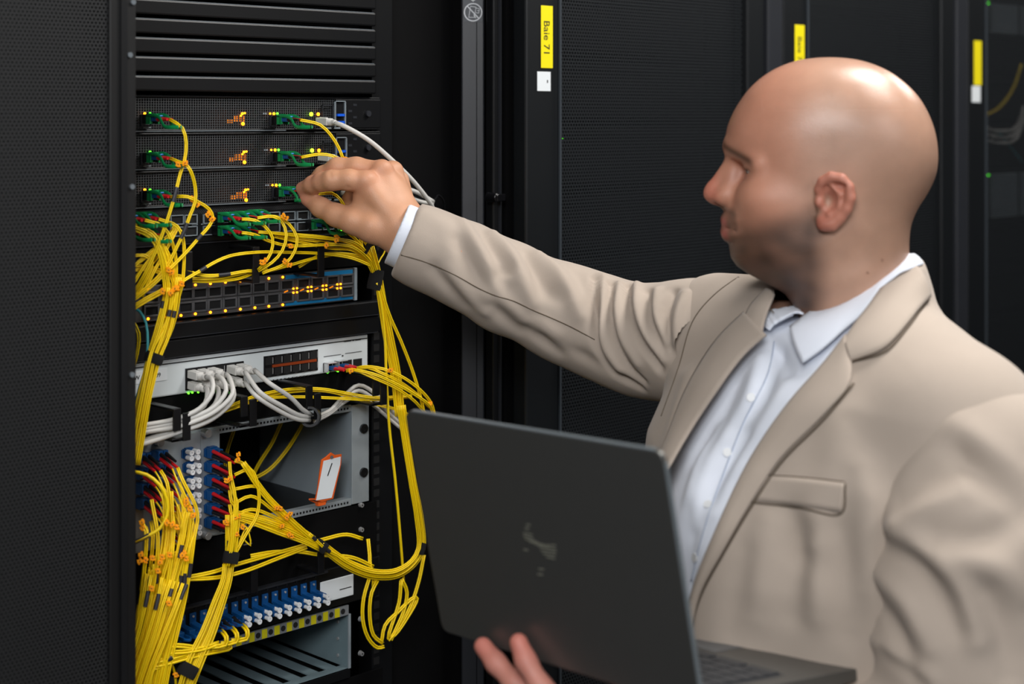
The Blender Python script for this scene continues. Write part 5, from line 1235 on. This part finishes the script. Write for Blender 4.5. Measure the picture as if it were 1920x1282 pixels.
# ---------------------------------------------------------------- laptop geometry (lid corners) and the left hand that carries it
LTL, LTR, LBR, LBL = rc(757, 757, 1.4984), rc(1243, 862, 1.2647), rc(1316, 1335, 1.2886), rc(829, 1183, 1.5227)
hx = (LBR-LBL); LWID = np.linalg.norm(hx); hx /= LWID; uy = ((LTL-LBL)+(LTR-LBR))/2; uy -= hx*(uy@hx); LHGT = np.linalg.norm(uy); uy /= LHGT; nl = np.cross(hx, uy)
if nl[1] > 0: nl = -nl                                              # outward, towards the camera
def lid(s, t, o=0): return LBL+hx*(s*LWID)+uy*(t*LHGT)+nl*o
def on_lid(px, py):
    d = rc(px, py, 1.0)-np.array([0, 0, ZC]); t = ((LBL-np.array([0, 0, ZC]))@nl)/(d@nl); return np.array([0, 0, ZC])+d*t
def lf(px, py, o, r): return (*(on_lid(px, py)+nl*o), r)
g = Grid((-.10, 1.22, 1.02), (.36, 1.62, 1.20), .0021)
A_ = g.chain([lf(920, 1203, .0100, .0085), lf(948, 1232, .0125, .0092), lf(985, 1268, .014, .0098), lf(1030, 1312, .010, .0105), lf(1085, 1362, -.012, .012)], .006)
B_ = g.chain([lf(987, 1196, .0100, .0085), lf(1005, 1228, .0130, .0094), lf(1035, 1275, .0145, .0100), lf(1075, 1322, .010, .0105), lf(1120, 1366, -.010, .012)], .006)
C_ = g.chain([lf(1085, 1298, .0110, .0085), lf(1105, 1325, .0130, .0095), lf(1135, 1362, .008, .0105), lf(1165, 1385, -.014, .012)], .006)
D_ = g.chain([lf(1150, 1340, .010, .008), lf(1165, 1365, .010, .009), lf(1195, 1392, -.014, .0105)], .006)
pc0 = np.array(lf(1125, 1362, -.060, 0)[:3]); pc0[2] -= .012
wr0 = np.array([.285, 1.445, 1.045])
F_ = smin(smin(A_, B_, .002), smin(C_, D_, .002), .003)
for ff in (lf(1085, 1362, -.012, .012), lf(1120, 1366, -.010, .012), lf(1165, 1385, -.014, .012), lf(1195, 1392, -.014, .0105)): F_ = smin(F_, g.cone(ff[:3], pc0, .0125, .017), .010)
F_ = smin(F_, g.cone(pc0, wr0, .020, .028), .02); F_ = smin(F_, g.cone(pc0+[0.02, 0, -.012], wr0, .020, .028), .02)
F_ = smin(F_, g.chain([(*(pc0+np.array([.03, .03, -.004])), .014), (*(pc0+np.array([.01, .06, .0])), .0125), (*(pc0+np.array([-.02, .075, .006])), .0105)], .006), .01)
g.F = F_.astype(np.float32); Vl, Ql = g.mesh(); Vl = relax(Vl, Ql, 1, .4)
colL = np.tile(lin((204, 138, 122)), (len(Vl), 1))
for c_ in (lf(920, 1203, .01, 0), lf(987, 1196, .01, 0)): colL = tone_mix(colL, (214, 120, 106), near_mask(Vl, c_[:3], .02)*.6)
# ---------------------------------------------------------------- torso and legs under the clothes
CT_ = np.array([.335, 1.65]); cd = np.array([-.85, -.527]); ld = np.array([.527, -.85])
zk = np.array([.78, .95, 1.08, 1.2, 1.3, 1.37, 1.42, 1.46]); ak = np.array([.215, .212, .215, .222, .222, .200, .145, .080]); bk = np.array([.155, .155, .158, .160, .150, .122, .088, .060]); sk = np.array([0, 0, .004, .008, 0, -.008, -.012, -.012])
def torso(g, off=0.):
    a_ = np.interp(g.Z, zk, ak).astype(np.float32); b_ = np.interp(g.Z, zk, bk).astype(np.float32); s_ = np.interp(g.Z, zk, sk).astype(np.float32)
    u = (g.X-CT_[0])*cd[0]+(g.Y-CT_[1])*cd[1]-s_; v = (g.X-CT_[0])*ld[0]+(g.Y-CT_[1])*ld[1]
    F = ((np.abs(u)/b_)**2.2+(np.abs(v)/a_)**2.2)**(1/2.2); F = (F-1)*np.minimum(a_, b_)*.95
    F = smax(F, g.Z-1.45+0*F, .03); return F+off
NB = (.368, 1.655, 1.422); SHR = (.240, 1.795, 1.400); SHL = (.425, 1.50, 1.352)
def shoulders(g, off=0):
    F = g.cone(NB, SHR, .050+off, .066+off); return smin(F, g.cone(NB, SHL, .052+off, .070+off), .03)
g = Grid((-.10, 1.28, -.02), (.66, 2.02, 1.50), .0085)
Fb = smin(torso(g, .03), shoulders(g, -.02), .04)
Fb = smin(Fb, g.chain([(*SHR, .05), T_(1110, 605, 1.91, .042)], .01), .03); Fb = smin(Fb, g.chain([T_(1110, 605, 1.91, .042), T_(850, 482, 1.872, .031)], .01), .01)
Fb = smin(Fb, g.chain([(*SHL, .055), (.425, 1.445, 1.10, .043), (.285, 1.445, 1.045, .03)], .01), .03)
hips = np.array([CT_[0], CT_[1], .9])
def leg(g, s, off=0, foot=True):
    h_ = (CT_[0]+ld[0]*.095*s, CT_[1]+ld[1]*.095*s); k_ = (h_[0]+cd[0]*.02+ld[0]*.03*s, h_[1]+cd[1]*.02+ld[1]*.03*s); a_ = (h_[0]+ld[0]*.05*s, h_[1]+ld[1]*.05*s)
    F = g.chain([(*h_, .84, .085+off), (*k_, .48, .058+off), (*a_, .09, .040+off)], .02)
    if foot: F = smin(F, g.cone((*a_, .05), (a_[0]+cd[0]*.15, a_[1]+cd[1]*.15, .035), .038, .030), .02)
    return F, a_
for s in (1, -1): Fb = smin(Fb, leg(g, s)[0], .03)
Fb = smax(Fb, -(g.Z-.006)+0*Fb, .004)
g.F = Fb.astype(np.float32); Vb, Qb = g.mesh(); Vb = relax(Vb, Qb, 2)
colB = np.tile(lin((206, 158, 134)), (len(Vb), 1))
parts = [(VH, Qh, colH), (Vr, Qr, colR), (Vl, Ql, colL), (Vb, Qb, colB)]; off = 0; VV = []; QQ = []; CC = []
for a_, b_, c_ in parts: VV.append(a_); QQ.append(b_+off); CC.append(c_); off += len(a_)
GG = np.full(sum(len(q[0]) for q in parts), .05); GG[:len(VH)] = gloss
VV = to_world(np.concatenate(VV)); QQ = np.concatenate(QQ); CC = np.concatenate(CC)
QQ = QQ[:, ::-1] if np.dot(vnormals(VV[:len(VH)], Qh).sum(0)*0+vnormals(VV[:len(VH)], Qh)[VV[:len(VH), 2].argmax()], (0, 0, 1)) < 0 else QQ
ft = CW(CT_[0], CT_[1], 0)
PER = np_obj('person', VV, QQ, SKIN, origin=ft, col=CC, alpha=GG)
tag(PER, 'bald bearded man in a beige blazer reaching into the rack with a laptop in hand', 'person')
for s in (1,):
    pass
for s in (1, -1):
    ec = head_w(EY[0]-.0006, s*EY[1], EY[2]); m = MB(); R_ = .0125; V_ = []; F__ = []
    n1, n2 = 16, 24; hd = (head_w(EY[0]+.1, s*EY[1], EY[2]-.035)-ec).normalized(); u_ = hd.orthogonal().normalized(); v_ = hd.cross(u_)
    for i in range(n1+1):
        th_ = math.pi*i/n1
        for j in range(n2): ph = 2*math.pi*j/n2; V_.append(ec+hd*(R_*math.cos(th_))+(u_*math.cos(ph)+v_*math.sin(ph))*(R_*math.sin(th_)))
    for i in range(n1):
        for j in range(n2): F__.append((i*n2+j, i*n2+(j+1) % n2, (i+1)*n2+(j+1) % n2, (i+1)*n2+j))
    m.add(V_[n2*3:], [tuple(q-3*n2 for q in f) for f in F__ if min(f) >= 3*n2], 0); m.add(V_[:n2*4], [f for f in F__ if max(f) < 4*n2], 1)
    m.build('eye', [mat('eye_white', (205, 195, 188), .2, noise=.03), mat('iris', (58, 48, 40), .15, noise=.2)], PER, smooth=True)
# ---------------------------------------------------------------- jacket
g = Grid((.06, 1.28, .82), (.60, 2.0, 1.535), .0042)
J = smin(torso(g, -.006), shoulders(g, .006), .035)
Jn = g.chain([(.362, 1.655, 1.505, .0655), (.364, 1.655, 1.462, .076), (.362, 1.652, 1.420, .092)], .01); Jn = smax(Jn, (g.Z-1.497-(g.X-.418)*.70)+0*Jn, .004)
J = smin(J, Jn, .02)
J = smin(J, g.cone(SHL, (.430, 1.48, 1.27), .066, .056), .04)
# the open front flares a little towards the rack
J = smin(J, g.chain([(.225, 1.60, 1.22, .085), (.215, 1.60, 1.08, .09), (.22, 1.60, .92, .09)], .02), .05)
g.F = J.astype(np.float32); Vj, Qj = g.mesh(); Vj = to_world(relax(Vj, Qj, 3))
def fixwind(V, Q):
    N = vnormals(V, Q); i = V[:, 2].argmax(); return Q[:, ::-1] if N[i, 2] < 0 else Q
Qj = fixwind(Vj, Qj)
JF = [([(1440, 985), (1425, 1060), (1420, 1150)], .020, .006), ([(1480, 960), (1500, 1040), (1490, 1150)], .014, -.006), ([(1530, 980), (1525, 1060), (1530, 1150)], .016, .006), ([(1575, 1000), (1590, 1080), (1585, 1180)], .016, -.005),
      ([(1620, 880), (1632, 960), (1625, 1100)], .016, .006), ([(1400, 1040), (1385, 1100), (1370, 1180)], .014, -.004), ([(1560, 880), (1575, 830), (1600, 780)], .02, .004), ([(1510, 1000), (1490, 1030), (1540, 1060)], .014, -.004),
      ([(1290, 700), (1262, 790), (1240, 860)], .012, .003), ([(1700, 700), (1650, 740), (1600, 800)], .03, .004)]
Vj = fold_mesh(Vj, Qj, JF)
TJ = bvh(Vj, Qj)
hole = [(1722, 462), (1658, 545), (1613, 606), (1552, 690), (1484, 772), (1410, 884), (1355, 993), (1313, 1098), (1296, 1172), (1290, 1320), (1228, 1320), (1232, 905), (1277, 820), (1326, 740), (1385, 666), (1414, 628), (1424, 590), (1438, 556), (1462, 528), (1600, 430)]
def in_poly(px, py, poly):
    ins = np.zeros(px.shape, bool)
    for (xa, ya), (xb, yb) in zip(poly, poly[1:]+poly[:1]):
        c_ = (ya > py) != (yb > py); xi = xa+(py-ya)/((yb-ya) if abs(yb-ya) > 1e-9 else 1e-9)*(xb-xa); ins ^= c_ & (px < xi)
    return ins
Nj = vnormals(Vj, Qj); fc = Vj[Qj].mean(1); fn = Nj[Qj].mean(1); px_, py_ = proj(fc); toc = np.array([0, 0, ZC])-fc; facing = (fn*toc).sum(1) > 0
kill = in_poly(px_, py_, hole) & facing
used = Qj[~kill]; idx = np.unique(used); rm = np.full(len(Vj), -1); rm[idx] = np.arange(len(idx))
JK = np_obj('jacket', Vj[idx], rm[used], BEIGE, PER)
s_ = JK.modifiers.new('thickness', 'SOLIDIFY'); s_.thickness = .003; s_.offset = -1
# ---- shirt
g = Grid((.05, 1.36, .84), (.56, 1.95, 1.535), .005)
Sh = torso(g, .010); Sn = g.chain([(.362, 1.655, 1.508, .0615), (.362, 1.655, 1.46, .066), (.357, 1.65, 1.42, .076)], .01); Sn = smax(Sn, (g.Z-1.500-(g.X-.418)*.70)+0*Sn, .003); Sh = smin(Sh, Sn, .012)
Sh = smin(Sh, g.chain([(.225, 1.60, 1.22, .066), (.215, 1.60, 1.08, .071), (.22, 1.60, .92, .071)], .02), .05)
g.F = Sh.astype(np.float32); Vs, Qs = g.mesh(); Vs = to_world(relax(Vs, Qs, 2)); Qs = fixwind(Vs, Qs)
SF = [([(1425, 680), (1400, 760), (1330, 880), (1300, 980)], .012, .006), ([(1455, 660), (1430, 740), (1385, 800)], .010, -.006), ([(1480, 720), (1440, 790), (1370, 900), (1340, 960)], .012, .006), ([(1380, 720), (1340, 800), (1300, 860)], .010, -.005),
      ([(1400, 820), (1350, 900), (1310, 1000)], .010, -.006), ([(1345, 800), (1310, 880), (1285, 960)], .009, .005), ([(1290, 960), (1300, 1040), (1295, 1100)], .010, -.004), ([(1440, 640), (1460, 665), (1480, 700)], .009, -.006), ([(1330, 960), (1310, 1020), (1305, 1080)], .01, .004)]
Vs = fold_mesh(Vs, Qs, SF); TS = bvh(Vs, Qs)
ST = np_obj('shirt', Vs, Qs, SHIRT, PER)
def drape(name, A, B, tree, off0, m, parent, nu=40, nv=10, bulge=.0, off1=None, thick=.0022, edge=0.):
    """cloth strip lofted between two lines drawn over the body, laid on it"""
    PA, PB = smooth_px(A, nu), smooth_px(B, nu); V = []; off1 = off0 if off1 is None else off1
    for i in range(nu):
        for j in range(nv):
            t = j/(nv-1); q = PA[i]*(1-t)+PB[i]*t; h_, n = hit(tree, *q); o_ = off0+(off1-off0)*t+bulge*math.sin(math.pi*min(1, t*1.0))
            V.append(np.array(h_)+np.array(n)*o_)
    V = np.array(V).reshape(nu, nv, 3)
    for _ in range(4):
        U = V.copy(); U[1:-1] = (V[:-2]+V[2:]+2*V[1:-1])/4; W2 = U.copy(); W2[:, 1:-1] = (U[:, :-2]+U[:, 2:]+2*U[:, 1:-1])/4; V = W2
    Q = np.array([(i*nv+j, (i+1)*nv+j, (i+1)*nv+j+1, i*nv+j+1) for i in range(nu-1) for j in range(nv-1)])
    V = V.reshape(-1, 3); N = vnormals(V, Q)
    if ((np.array([0, 0, ZC])-V.mean(0))@N.mean(0)) < 0: Q = Q[:, ::-1]
    o = np_obj(name, V, Q, m, parent); s = o.modifiers.new('thickness', 'SOLIDIFY'); s.thickness = thick; s.offset = 0
    return o
def seam(tree, pts, parent, r=.0007, m=None, name='seam', off=.0002):
    P = []
    for q in smooth_px(pts, 50): h_, n = hit(tree, *q); P.append(h_+n*off)
    P = [P[0]]+[(a_+b_+c_)/3 for a_, b_, c_ in zip(P, P[1:], P[2:])]+[P[-1]]
    return MB().tube(P, r, 6).build(name, m or SEAM, parent, smooth=True)
# shirt collar leaves, placket, buttons
drape('collar', [(1706, 476), (1652, 510), (1582, 558), (1527, 598), (1489, 626)], [(1716, 502), (1662, 548), (1604, 610), (1562, 655), (1514, 691)], TS, .010, SHIRT, ST, bulge=.003)
drape('collar', [(1466, 543), (1434, 560), (1405, 588)], [(1503, 575), (1474, 606), (1421, 633)], TS, .011, SHIRT, ST, bulge=.004)
seam(TS, [(1452, 640), (1440, 700), (1395, 790), (1352, 900), (1318, 1000), (1296, 1090)], ST, .0008, mat('shirt_seam', (176, 186, 204), .8, noise=.05))
for (px, py) in ((1408, 745), (1364, 848), (1327, 945), (1303, 1045)):
    h_, n = hit(TS, px, py); o = MB(); o.cyl(h_-n*.0004, h_+n*.0012, .0048, .0044, 18); o.build('button', WHT, ST, angle=40)
# lapels, collar, pocket, seams of the jacket
LAP = [(1590, 632), (1546, 688), (1476, 768), (1402, 880), (1348, 990), (1306, 1095), (1290, 1175), (1284, 1240)]
LAO = [(1597, 676), (1601, 716), (1546, 782), (1466, 862), (1408, 948), (1352, 1040), (1312, 1115), (1296, 1200)]
drape('lapel', LAP, LAO, TJ, .0045, BEIGE, JK, nu=60, bulge=.004, off1=.0035, thick=.003)
drape('jacket_collar', [(1706, 482), (1656, 546), (1610, 606), (1588, 640)], [(1738, 560), (1702, 612), (1660, 658), (1598, 681)], TJ, .0045, BEIGE, JK, nu=40, bulge=.004, thick=.003)
drape('lapel', [(1442, 632), (1402, 667), (1346, 742), (1296, 819), (1250, 900)], [(1400, 590), (1350, 640), (1290, 738), (1255, 828), (1234, 880)], TJ, .0045, BEIGE, JK, nu=50, bulge=.004, thick=.003)
drape('jacket_collar', [(1456, 560), (1440, 600), (1434, 632)], [(1440, 548), (1412, 578), (1400, 605)], TJ, .0045, BEIGE, JK, nu=16, bulge=.003, thick=.003)
drape('welt_pocket', [(1436, 892), (1510, 897), (1584, 905)], [(1412, 938), (1500, 948), (1578, 960)], TJ, .0008, BEIGE, JK, nu=30, nv=6, thick=.0016)
seam(TJ, [(1410, 942), (1500, 952), (1578, 963), (1585, 906)], JK, .0010); seam(TJ, [(1436, 890), (1510, 895), (1584, 903)], JK, .0006)
seam(TJ, [(1603, 720), (1548, 786), (1468, 866), (1410, 951), (1354, 1043), (1314, 1118), (1296, 1180)], JK, .0011, off=.0018)
seam(TJ, [(1600, 679), (1632, 672), (1664, 660), (1704, 614), (1740, 562)], JK, .0010, off=.0018)
seam(TJ, [(1395, 512), (1340, 552), (1300, 600), (1272, 690), (1240, 780)], JK, .0007)
# ---- sleeves
g = Grid((-.24, 1.74, 1.24), (.34, 2.0, 1.60), .0030)
RS = [T_(1345, 640, 1.792, .068), T_(1300, 640, 1.81, .068), T_(1250, 641, 1.84, .064), T_(1200, 638, 1.865, .0615), T_(1150, 622, 1.89, .0585), T_(1100, 602, 1.90, .0565), T_(1050, 583, 1.90, .0545), T_(950, 538, 1.893, .0520), T_(870, 496, 1.887, .0480), T_(800, 466, 1.883, .0455), T_(720, 430, 1.878, .0435)]
F_ = g.chain(RS, .02)
cn = np.array(rc(760, 449, 1.881)); dv_ = np.array(rc(860, 492, 1.884))-cn; dv_ /= np.linalg.norm(dv_)
u_ = np.array(rc(787, 385, 1.881))-np.array(rc(733, 512, 1.881)); u_ /= np.linalg.norm(u_); pn = dv_-u_*(dv_@u_); pn /= np.linalg.norm(pn)
pl = -((g.X-cn[0])*pn[0]+(g.Y-cn[1])*pn[1]+(g.Z-cn[2])*pn[2])
F_ = smax(F_, pl, .003); g.F = F_.astype(np.float32); V1, Q1 = g.mesh(); V1 = to_world(relax(V1, Q1, 3)); Q1 = fixwind(V1, Q1)
RF = [([(868, 418), (884, 445), (912, 495), (930, 535)], .010, .007), ([(858, 450), (880, 490), (900, 530)], .010, -.006), ([(905, 432), (925, 470), (950, 505)], .009, -.005), ([(925, 440), (960, 480), (981, 530), (997, 568)], .010, .007),
      ([(955, 500), (935, 520), (950, 540)], .008, -.004), ([(985, 470), (1005, 505), (1030, 548), (1050, 555)], .011, -.007), ([(1010, 480), (1045, 512), (1068, 550), (1088, 588)], .011, .008), ([(1085, 515), (1105, 560), (1108, 610)], .010, -.004),
      ([(1118, 522), (1115, 580), (1118, 640), (1140, 690), (1200, 728)], .006, -.010), ([(1128, 518), (1130, 580), (1132, 640), (1160, 690)], .008, .006),
      ([(1146, 532), (1142, 580), (1149, 630), (1172, 682), (1205, 715)], .0055, -.009), ([(1160, 532), (1158, 580), (1168, 630), (1195, 680)], .007, .006),
      ([(1177, 534), (1180, 580), (1196, 630), (1236, 690)], .0055, -.010), ([(1192, 534), (1196, 580), (1214, 625), (1245, 670)], .007, .007),
      ([(1214, 545), (1218, 600), (1245, 665)], .0055, -.008), ([(1232, 545), (1232, 590), (1252, 640)], .007, .006), ([(1262, 545), (1247, 585), (1257, 650)], .006, -.009), ([(1285, 552), (1270, 600), (1268, 650)], .007, .007),
      ([(815, 505), (840, 535), (870, 570)], .009, -.005), ([(840, 508), (870, 545), (905, 580)], .010, .004), ([(925, 575), (950, 600), (972, 620)], .009, -.006), ([(940, 560), (975, 590), (1000, 620)], .009, .004), ([(990, 615), (1020, 640), (1045, 660)], .009, -.006), ([(1005, 600), (1040, 625), (1075, 650)], .010, .004), ([(1060, 640), (1090, 665), (1130, 690)], .010, -.004),
      ([(800, 400), (840, 430), (850, 470)], .014, .003), ([(900, 540), (920, 570), (915, 585)], .008, .003)]
V1 = fold_mesh(V1, Q1, RF); T1 = bvh(V1, Q1)
SR_ = np_obj('sleeve', V1, Q1, BEIGE, JK)
sm = seam(T1, [(752, 478), (800, 492), (850, 514), (900, 542), (933, 556), (960, 563), (1000, 582), (1029, 594), (1075, 615), (1115, 637)], SR_ if False else JK, .0007)
# white shirt cuff
g = Grid((-.20, 1.80, 1.44), (-.02, 1.96, 1.60), .0020)
F_ = g.chain([T_(840, 480, 1.878, .0400), T_(700, 418, 1.878, .0375)], .01); c2 = cn-pn*.0125
pl = -((g.X-c2[0])*pn[0]+(g.Y-c2[1])*pn[1]+(g.Z-c2[2])*pn[2]); pl2 = ((g.X-cn[0])*pn[0]+(g.Y-cn[1])*pn[1]+(g.Z-cn[2])*pn[2])-.02
F_ = smax(smax(F_, pl, .001), pl2, .001); g.F = F_.astype(np.float32); Vc, Qc = g.mesh(); Vc = to_world(relax(Vc, Qc, 1)); Qc = fixwind(Vc, Qc)
np_obj('cuff', Vc, Qc, SHIRT, ST)
# left sleeve
g = Grid((.12, 1.30, .96), (.56, 1.66, 1.47), .0036)
LS = [(.440, 1.476, 1.322, .084), (.426, 1.452, 1.255, .086), (.420, 1.445, 1.18, .081), (.418, 1.435, 1.12, .077), (.40, 1.43, 1.065, .072)]
F_ = smin(g.chain(LS, .03), g.chain([(.40, 1.43, 1.065, .072), (.34, 1.435, 1.062, .062), (.27, 1.445, 1.062, .052), (.195, 1.440, 1.052, .044)], .03), .02)
g.F = F_.astype(np.float32); V2, Q2 = g.mesh(); V2 = to_world(relax(V2, Q2, 3)); Q2 = fixwind(V2, Q2)
LF = [([(1685, 985), (1730, 960), (1800, 925)], .012, .005), ([(1690, 930), (1730, 900), (1800, 870)], .014, -.005), ([(1800, 800), (1850, 840), (1905, 880)], .016, .005), ([(1800, 850), (1860, 900), (1915, 950)], .013, -.007), ([(1640, 1010), (1700, 1040), (1760, 1100), (1800, 1180)], .013, -.008), ([(1670, 1000), (1740, 1040), (1800, 1110), (1830, 1200)], .012, .008),
      ([(1650, 1080), (1700, 1130), (1740, 1210)], .012, .007), ([(1645, 1130), (1680, 1180), (1710, 1240)], .010, -.006), ([(1760, 1010), (1840, 1010), (1910, 980)], .014, -.007), ([(1780, 1040), (1860, 1060), (1915, 1110)], .014, .007), ([(1850, 1120), (1880, 1180), (1890, 1260)], .014, -.006),
      ([(1640, 1200), (1680, 1230), (1740, 1270)], .010, .006), ([(1660, 1225), (1700, 1255), (1730, 1280)], .008, -.005)]
V2 = fold_mesh(V2, Q2, LF); np_obj('sleeve', V2, Q2, BEIGE, JK)
# trousers and shoes (below the picture)
g = Grid((.02, 1.28, .07), (.66, 2.02, .96), .0085); F_ = torso(g, -.002)
F_ = smax(F_, .82-g.Z+0*F_, .02)
for s in (1, -1): F_ = smin(F_, leg(g, s, .018, False)[0], .04)
F_ = smax(smax(F_, g.Z-.94+0*F_, .003), .09-g.Z+0*F_, .003); g.F = F_.astype(np.float32); V3, Q3 = g.mesh(); V3 = to_world(relax(V3, Q3, 2)); np_obj('trousers', V3, fixwind(V3, Q3), NAVY, PER)
for s in (1, -1):
    g = Grid((-.10, 1.15, -.01), (.80, 2.1, .14), .006); _, a_ = leg(Grid((0, 0, 0), (.01, .01, .01), .01), s)
    F_ = g.chain([(a_[0]-cd[0]*.04, a_[1]-cd[1]*.04, .045, .046), (a_[0]+cd[0]*.05, a_[1]+cd[1]*.05, .042, .048), (a_[0]+cd[0]*.16, a_[1]+cd[1]*.16, .034, .040)], .02)
    F_ = smax(F_, -g.Z+.0+0*F_, .003); g.F = F_.astype(np.float32); V4, Q4 = g.mesh(); V4 = to_world(relax(V4, Q4, 2)); V4[:, 2] = np.maximum(V4[:, 2], 0); np_obj('shoe', V4, fixwind(V4, Q4), mat('black_leather', (20, 18, 17), .35, noise=.1), PER)
# ---------------------------------------------------------------- laptop
LG = mat('laptop_grey_metal', (92, 92, 90), .38, metal=.55, noise=.03, scale=60); LK = mat('laptop_key', (48, 50, 54), .5, noise=.08); LE = mat('laptop_lit_edge', (150, 160, 166), .35, metal=.6, noise=.03)
def tw(p): return CW(*p)
hb_w = CW(*(LBL+hx*LWID/2)); LP = thing('laptop', 'open grey laptop held up by the man, back of its lid facing the camera', 'laptop', tuple(hb_w))
hw = (CW(*(LBL+hx))-CW(*LBL)).normalized(); uw = (CW(*(LBL+uy))-CW(*LBL)).normalized(); nw = (CW(*(LBL+nl))-CW(*LBL)).normalized()
def rounded_slab(o, a_, b_, n, W_, H_, T, r, seg=6):
    pts = []
    for (cx_, cy_, s0) in ((W_-r, H_-r, 0), (r, H_-r, 90), (r, r, 180), (W_-r, r, 270)):
        for k in range(seg+1): an = math.radians(s0+90*k/seg); pts.append((cx_+r*math.cos(an), cy_+r*math.sin(an)))
    m = MB(); m.prism([o+a_*x+b_*y for x, y in pts], n*T); return m
o0 = CW(*LBL)
m = rounded_slab(o0-nw*.005, hw, uw, nw, LWID, LHGT, .005, .009); ld_ = m.build('lid', LG, LP, bevel=.0012)
m = rounded_slab(o0-nw*.0052+hw*.006+uw*.014, hw, uw, -nw, LWID-.012, LHGT-.020, .0006, .004); m.build('screen', mat('dark_screen', (14, 16, 20), .15, noise=.03), ld_)
MB().obox(o0+uw*(LHGT+.0002)+hw*(LWID/2)-nw*.0025, hw, nw, uw, LWID/2-.010, .0022, .0007).build('rim', LE, ld_, bevel=.0004)  # light caught by the lid's top edge, painted as a paler strip
MB().obox(o0+hw*(LWID+.0002)+uw*(LHGT/2)-nw*.0025, uw, nw, hw, LHGT/2-.010, .0022, .0007).build('rim', LE, ld_, bevel=.0004)  # same painted edge light down the lid's side
# hinge and base: the base runs from the hinge towards the man, tilted a little down
bd = (nw*-1); bd = (bd-uw*bd.dot(uw)); 
fe = np.array([.7, .69]); bdir = Vector((-nw.x, -nw.y, 0)).normalized(); bdir = (bdir-hw*bdir.dot(hw)).normalized(); bdir = (bdir+Vector((0, 0, -.13))).normalized(); bdir = (bdir-hw*bdir.dot(hw)).normalized()
bn = hw.cross(bdir); bn = bn if bn.z > 0 else -bn; BD = .222
bo = o0+bdir*.006-nw*.005-bn*.003
m = rounded_slab(bo, hw, bdir, bn, LWID, BD, .012, .009); bs = m.build('base', LG, LP, bevel=.0012)
def kb(x0, x1, y0, y1, h0, h1, mm, nm, par, bev=0): m = MB(); m.obox(bo+hw*((x0+x1)/2)+bdir*((y0+y1)/2)+bn*((h0+h1)/2), hw, bdir, bn, (x1-x0)/2, (y1-y0)/2, (h1-h0)/2); return m.build(nm, mm, par, bevel=bev)
kbd = kb(.018, LWID-.018, .018, .126, .012, .0122, LK, 'keyboard', LP)
m = MB()
for r_ in range(6):
    n_ = 15 if r_ < 5 else 8
    for k in range(n_):
        w_ = (LWID-.040)/n_; x = .020+w_*(k+.5); y = .027+r_*.0178
        m.obox(bo+hw*x+bdir*y+bn*.0130, hw, bdir, bn, w_*.44, .0076, .0009)
m.build('keys', LK, kbd); kb(LWID/2-.055, LWID/2+.055, .138, .208, .0120, .0124, mat('trackpad', (104, 108, 112), .35, metal=.3, noise=.03), 'trackpad', LP)
m = MB(); m.cyl(bo+hw*.03+bn*.011+bdir*.0, bo+hw*(LWID-.03)+bn*.011, .0055, n=14); m.build('hinge', BLKP, LP, smooth=True)
# worn chrome emblem on the lid: thin slanting stripes
m = MB(); e0 = CW(*on_lid(990, 985)); EMB = mat('worn_chrome', (176, 176, 160), .35, metal=.6, noise=.4, scale=500)
def lidpt(px, py, o=.0): return CW(*(on_lid(px, py)+nl*o))
for (x0, y0, x1, y1) in ((982, 999, 998, 1002), (982, 1004, 1000, 1009), (985, 1010, 1008, 1016), (993, 1015, 1020, 1021), (1002, 1019, 1030, 1026), (1010, 1024, 1042, 1029), (1014, 1031, 1043, 1034), (1018, 1037, 1042, 1040), (1024, 1043, 1041, 1047), (1022, 1022, 1042, 1022), (1010, 1066, 1020, 1067), (1008, 1076, 1018, 1077), (987, 983, 994, 984), (984, 990, 992, 991), (982, 1030, 990, 1031)):
    A = lidpt(x0, y0, .0002); B = lidpt(x1, y1, .0002); dd = (B-A).normalized(); m.obox((A+B)/2, dd, nw, dd.cross(nw), (B-A).length/2, .0002, .00065)
m.build('emblem', EMB, ld_)
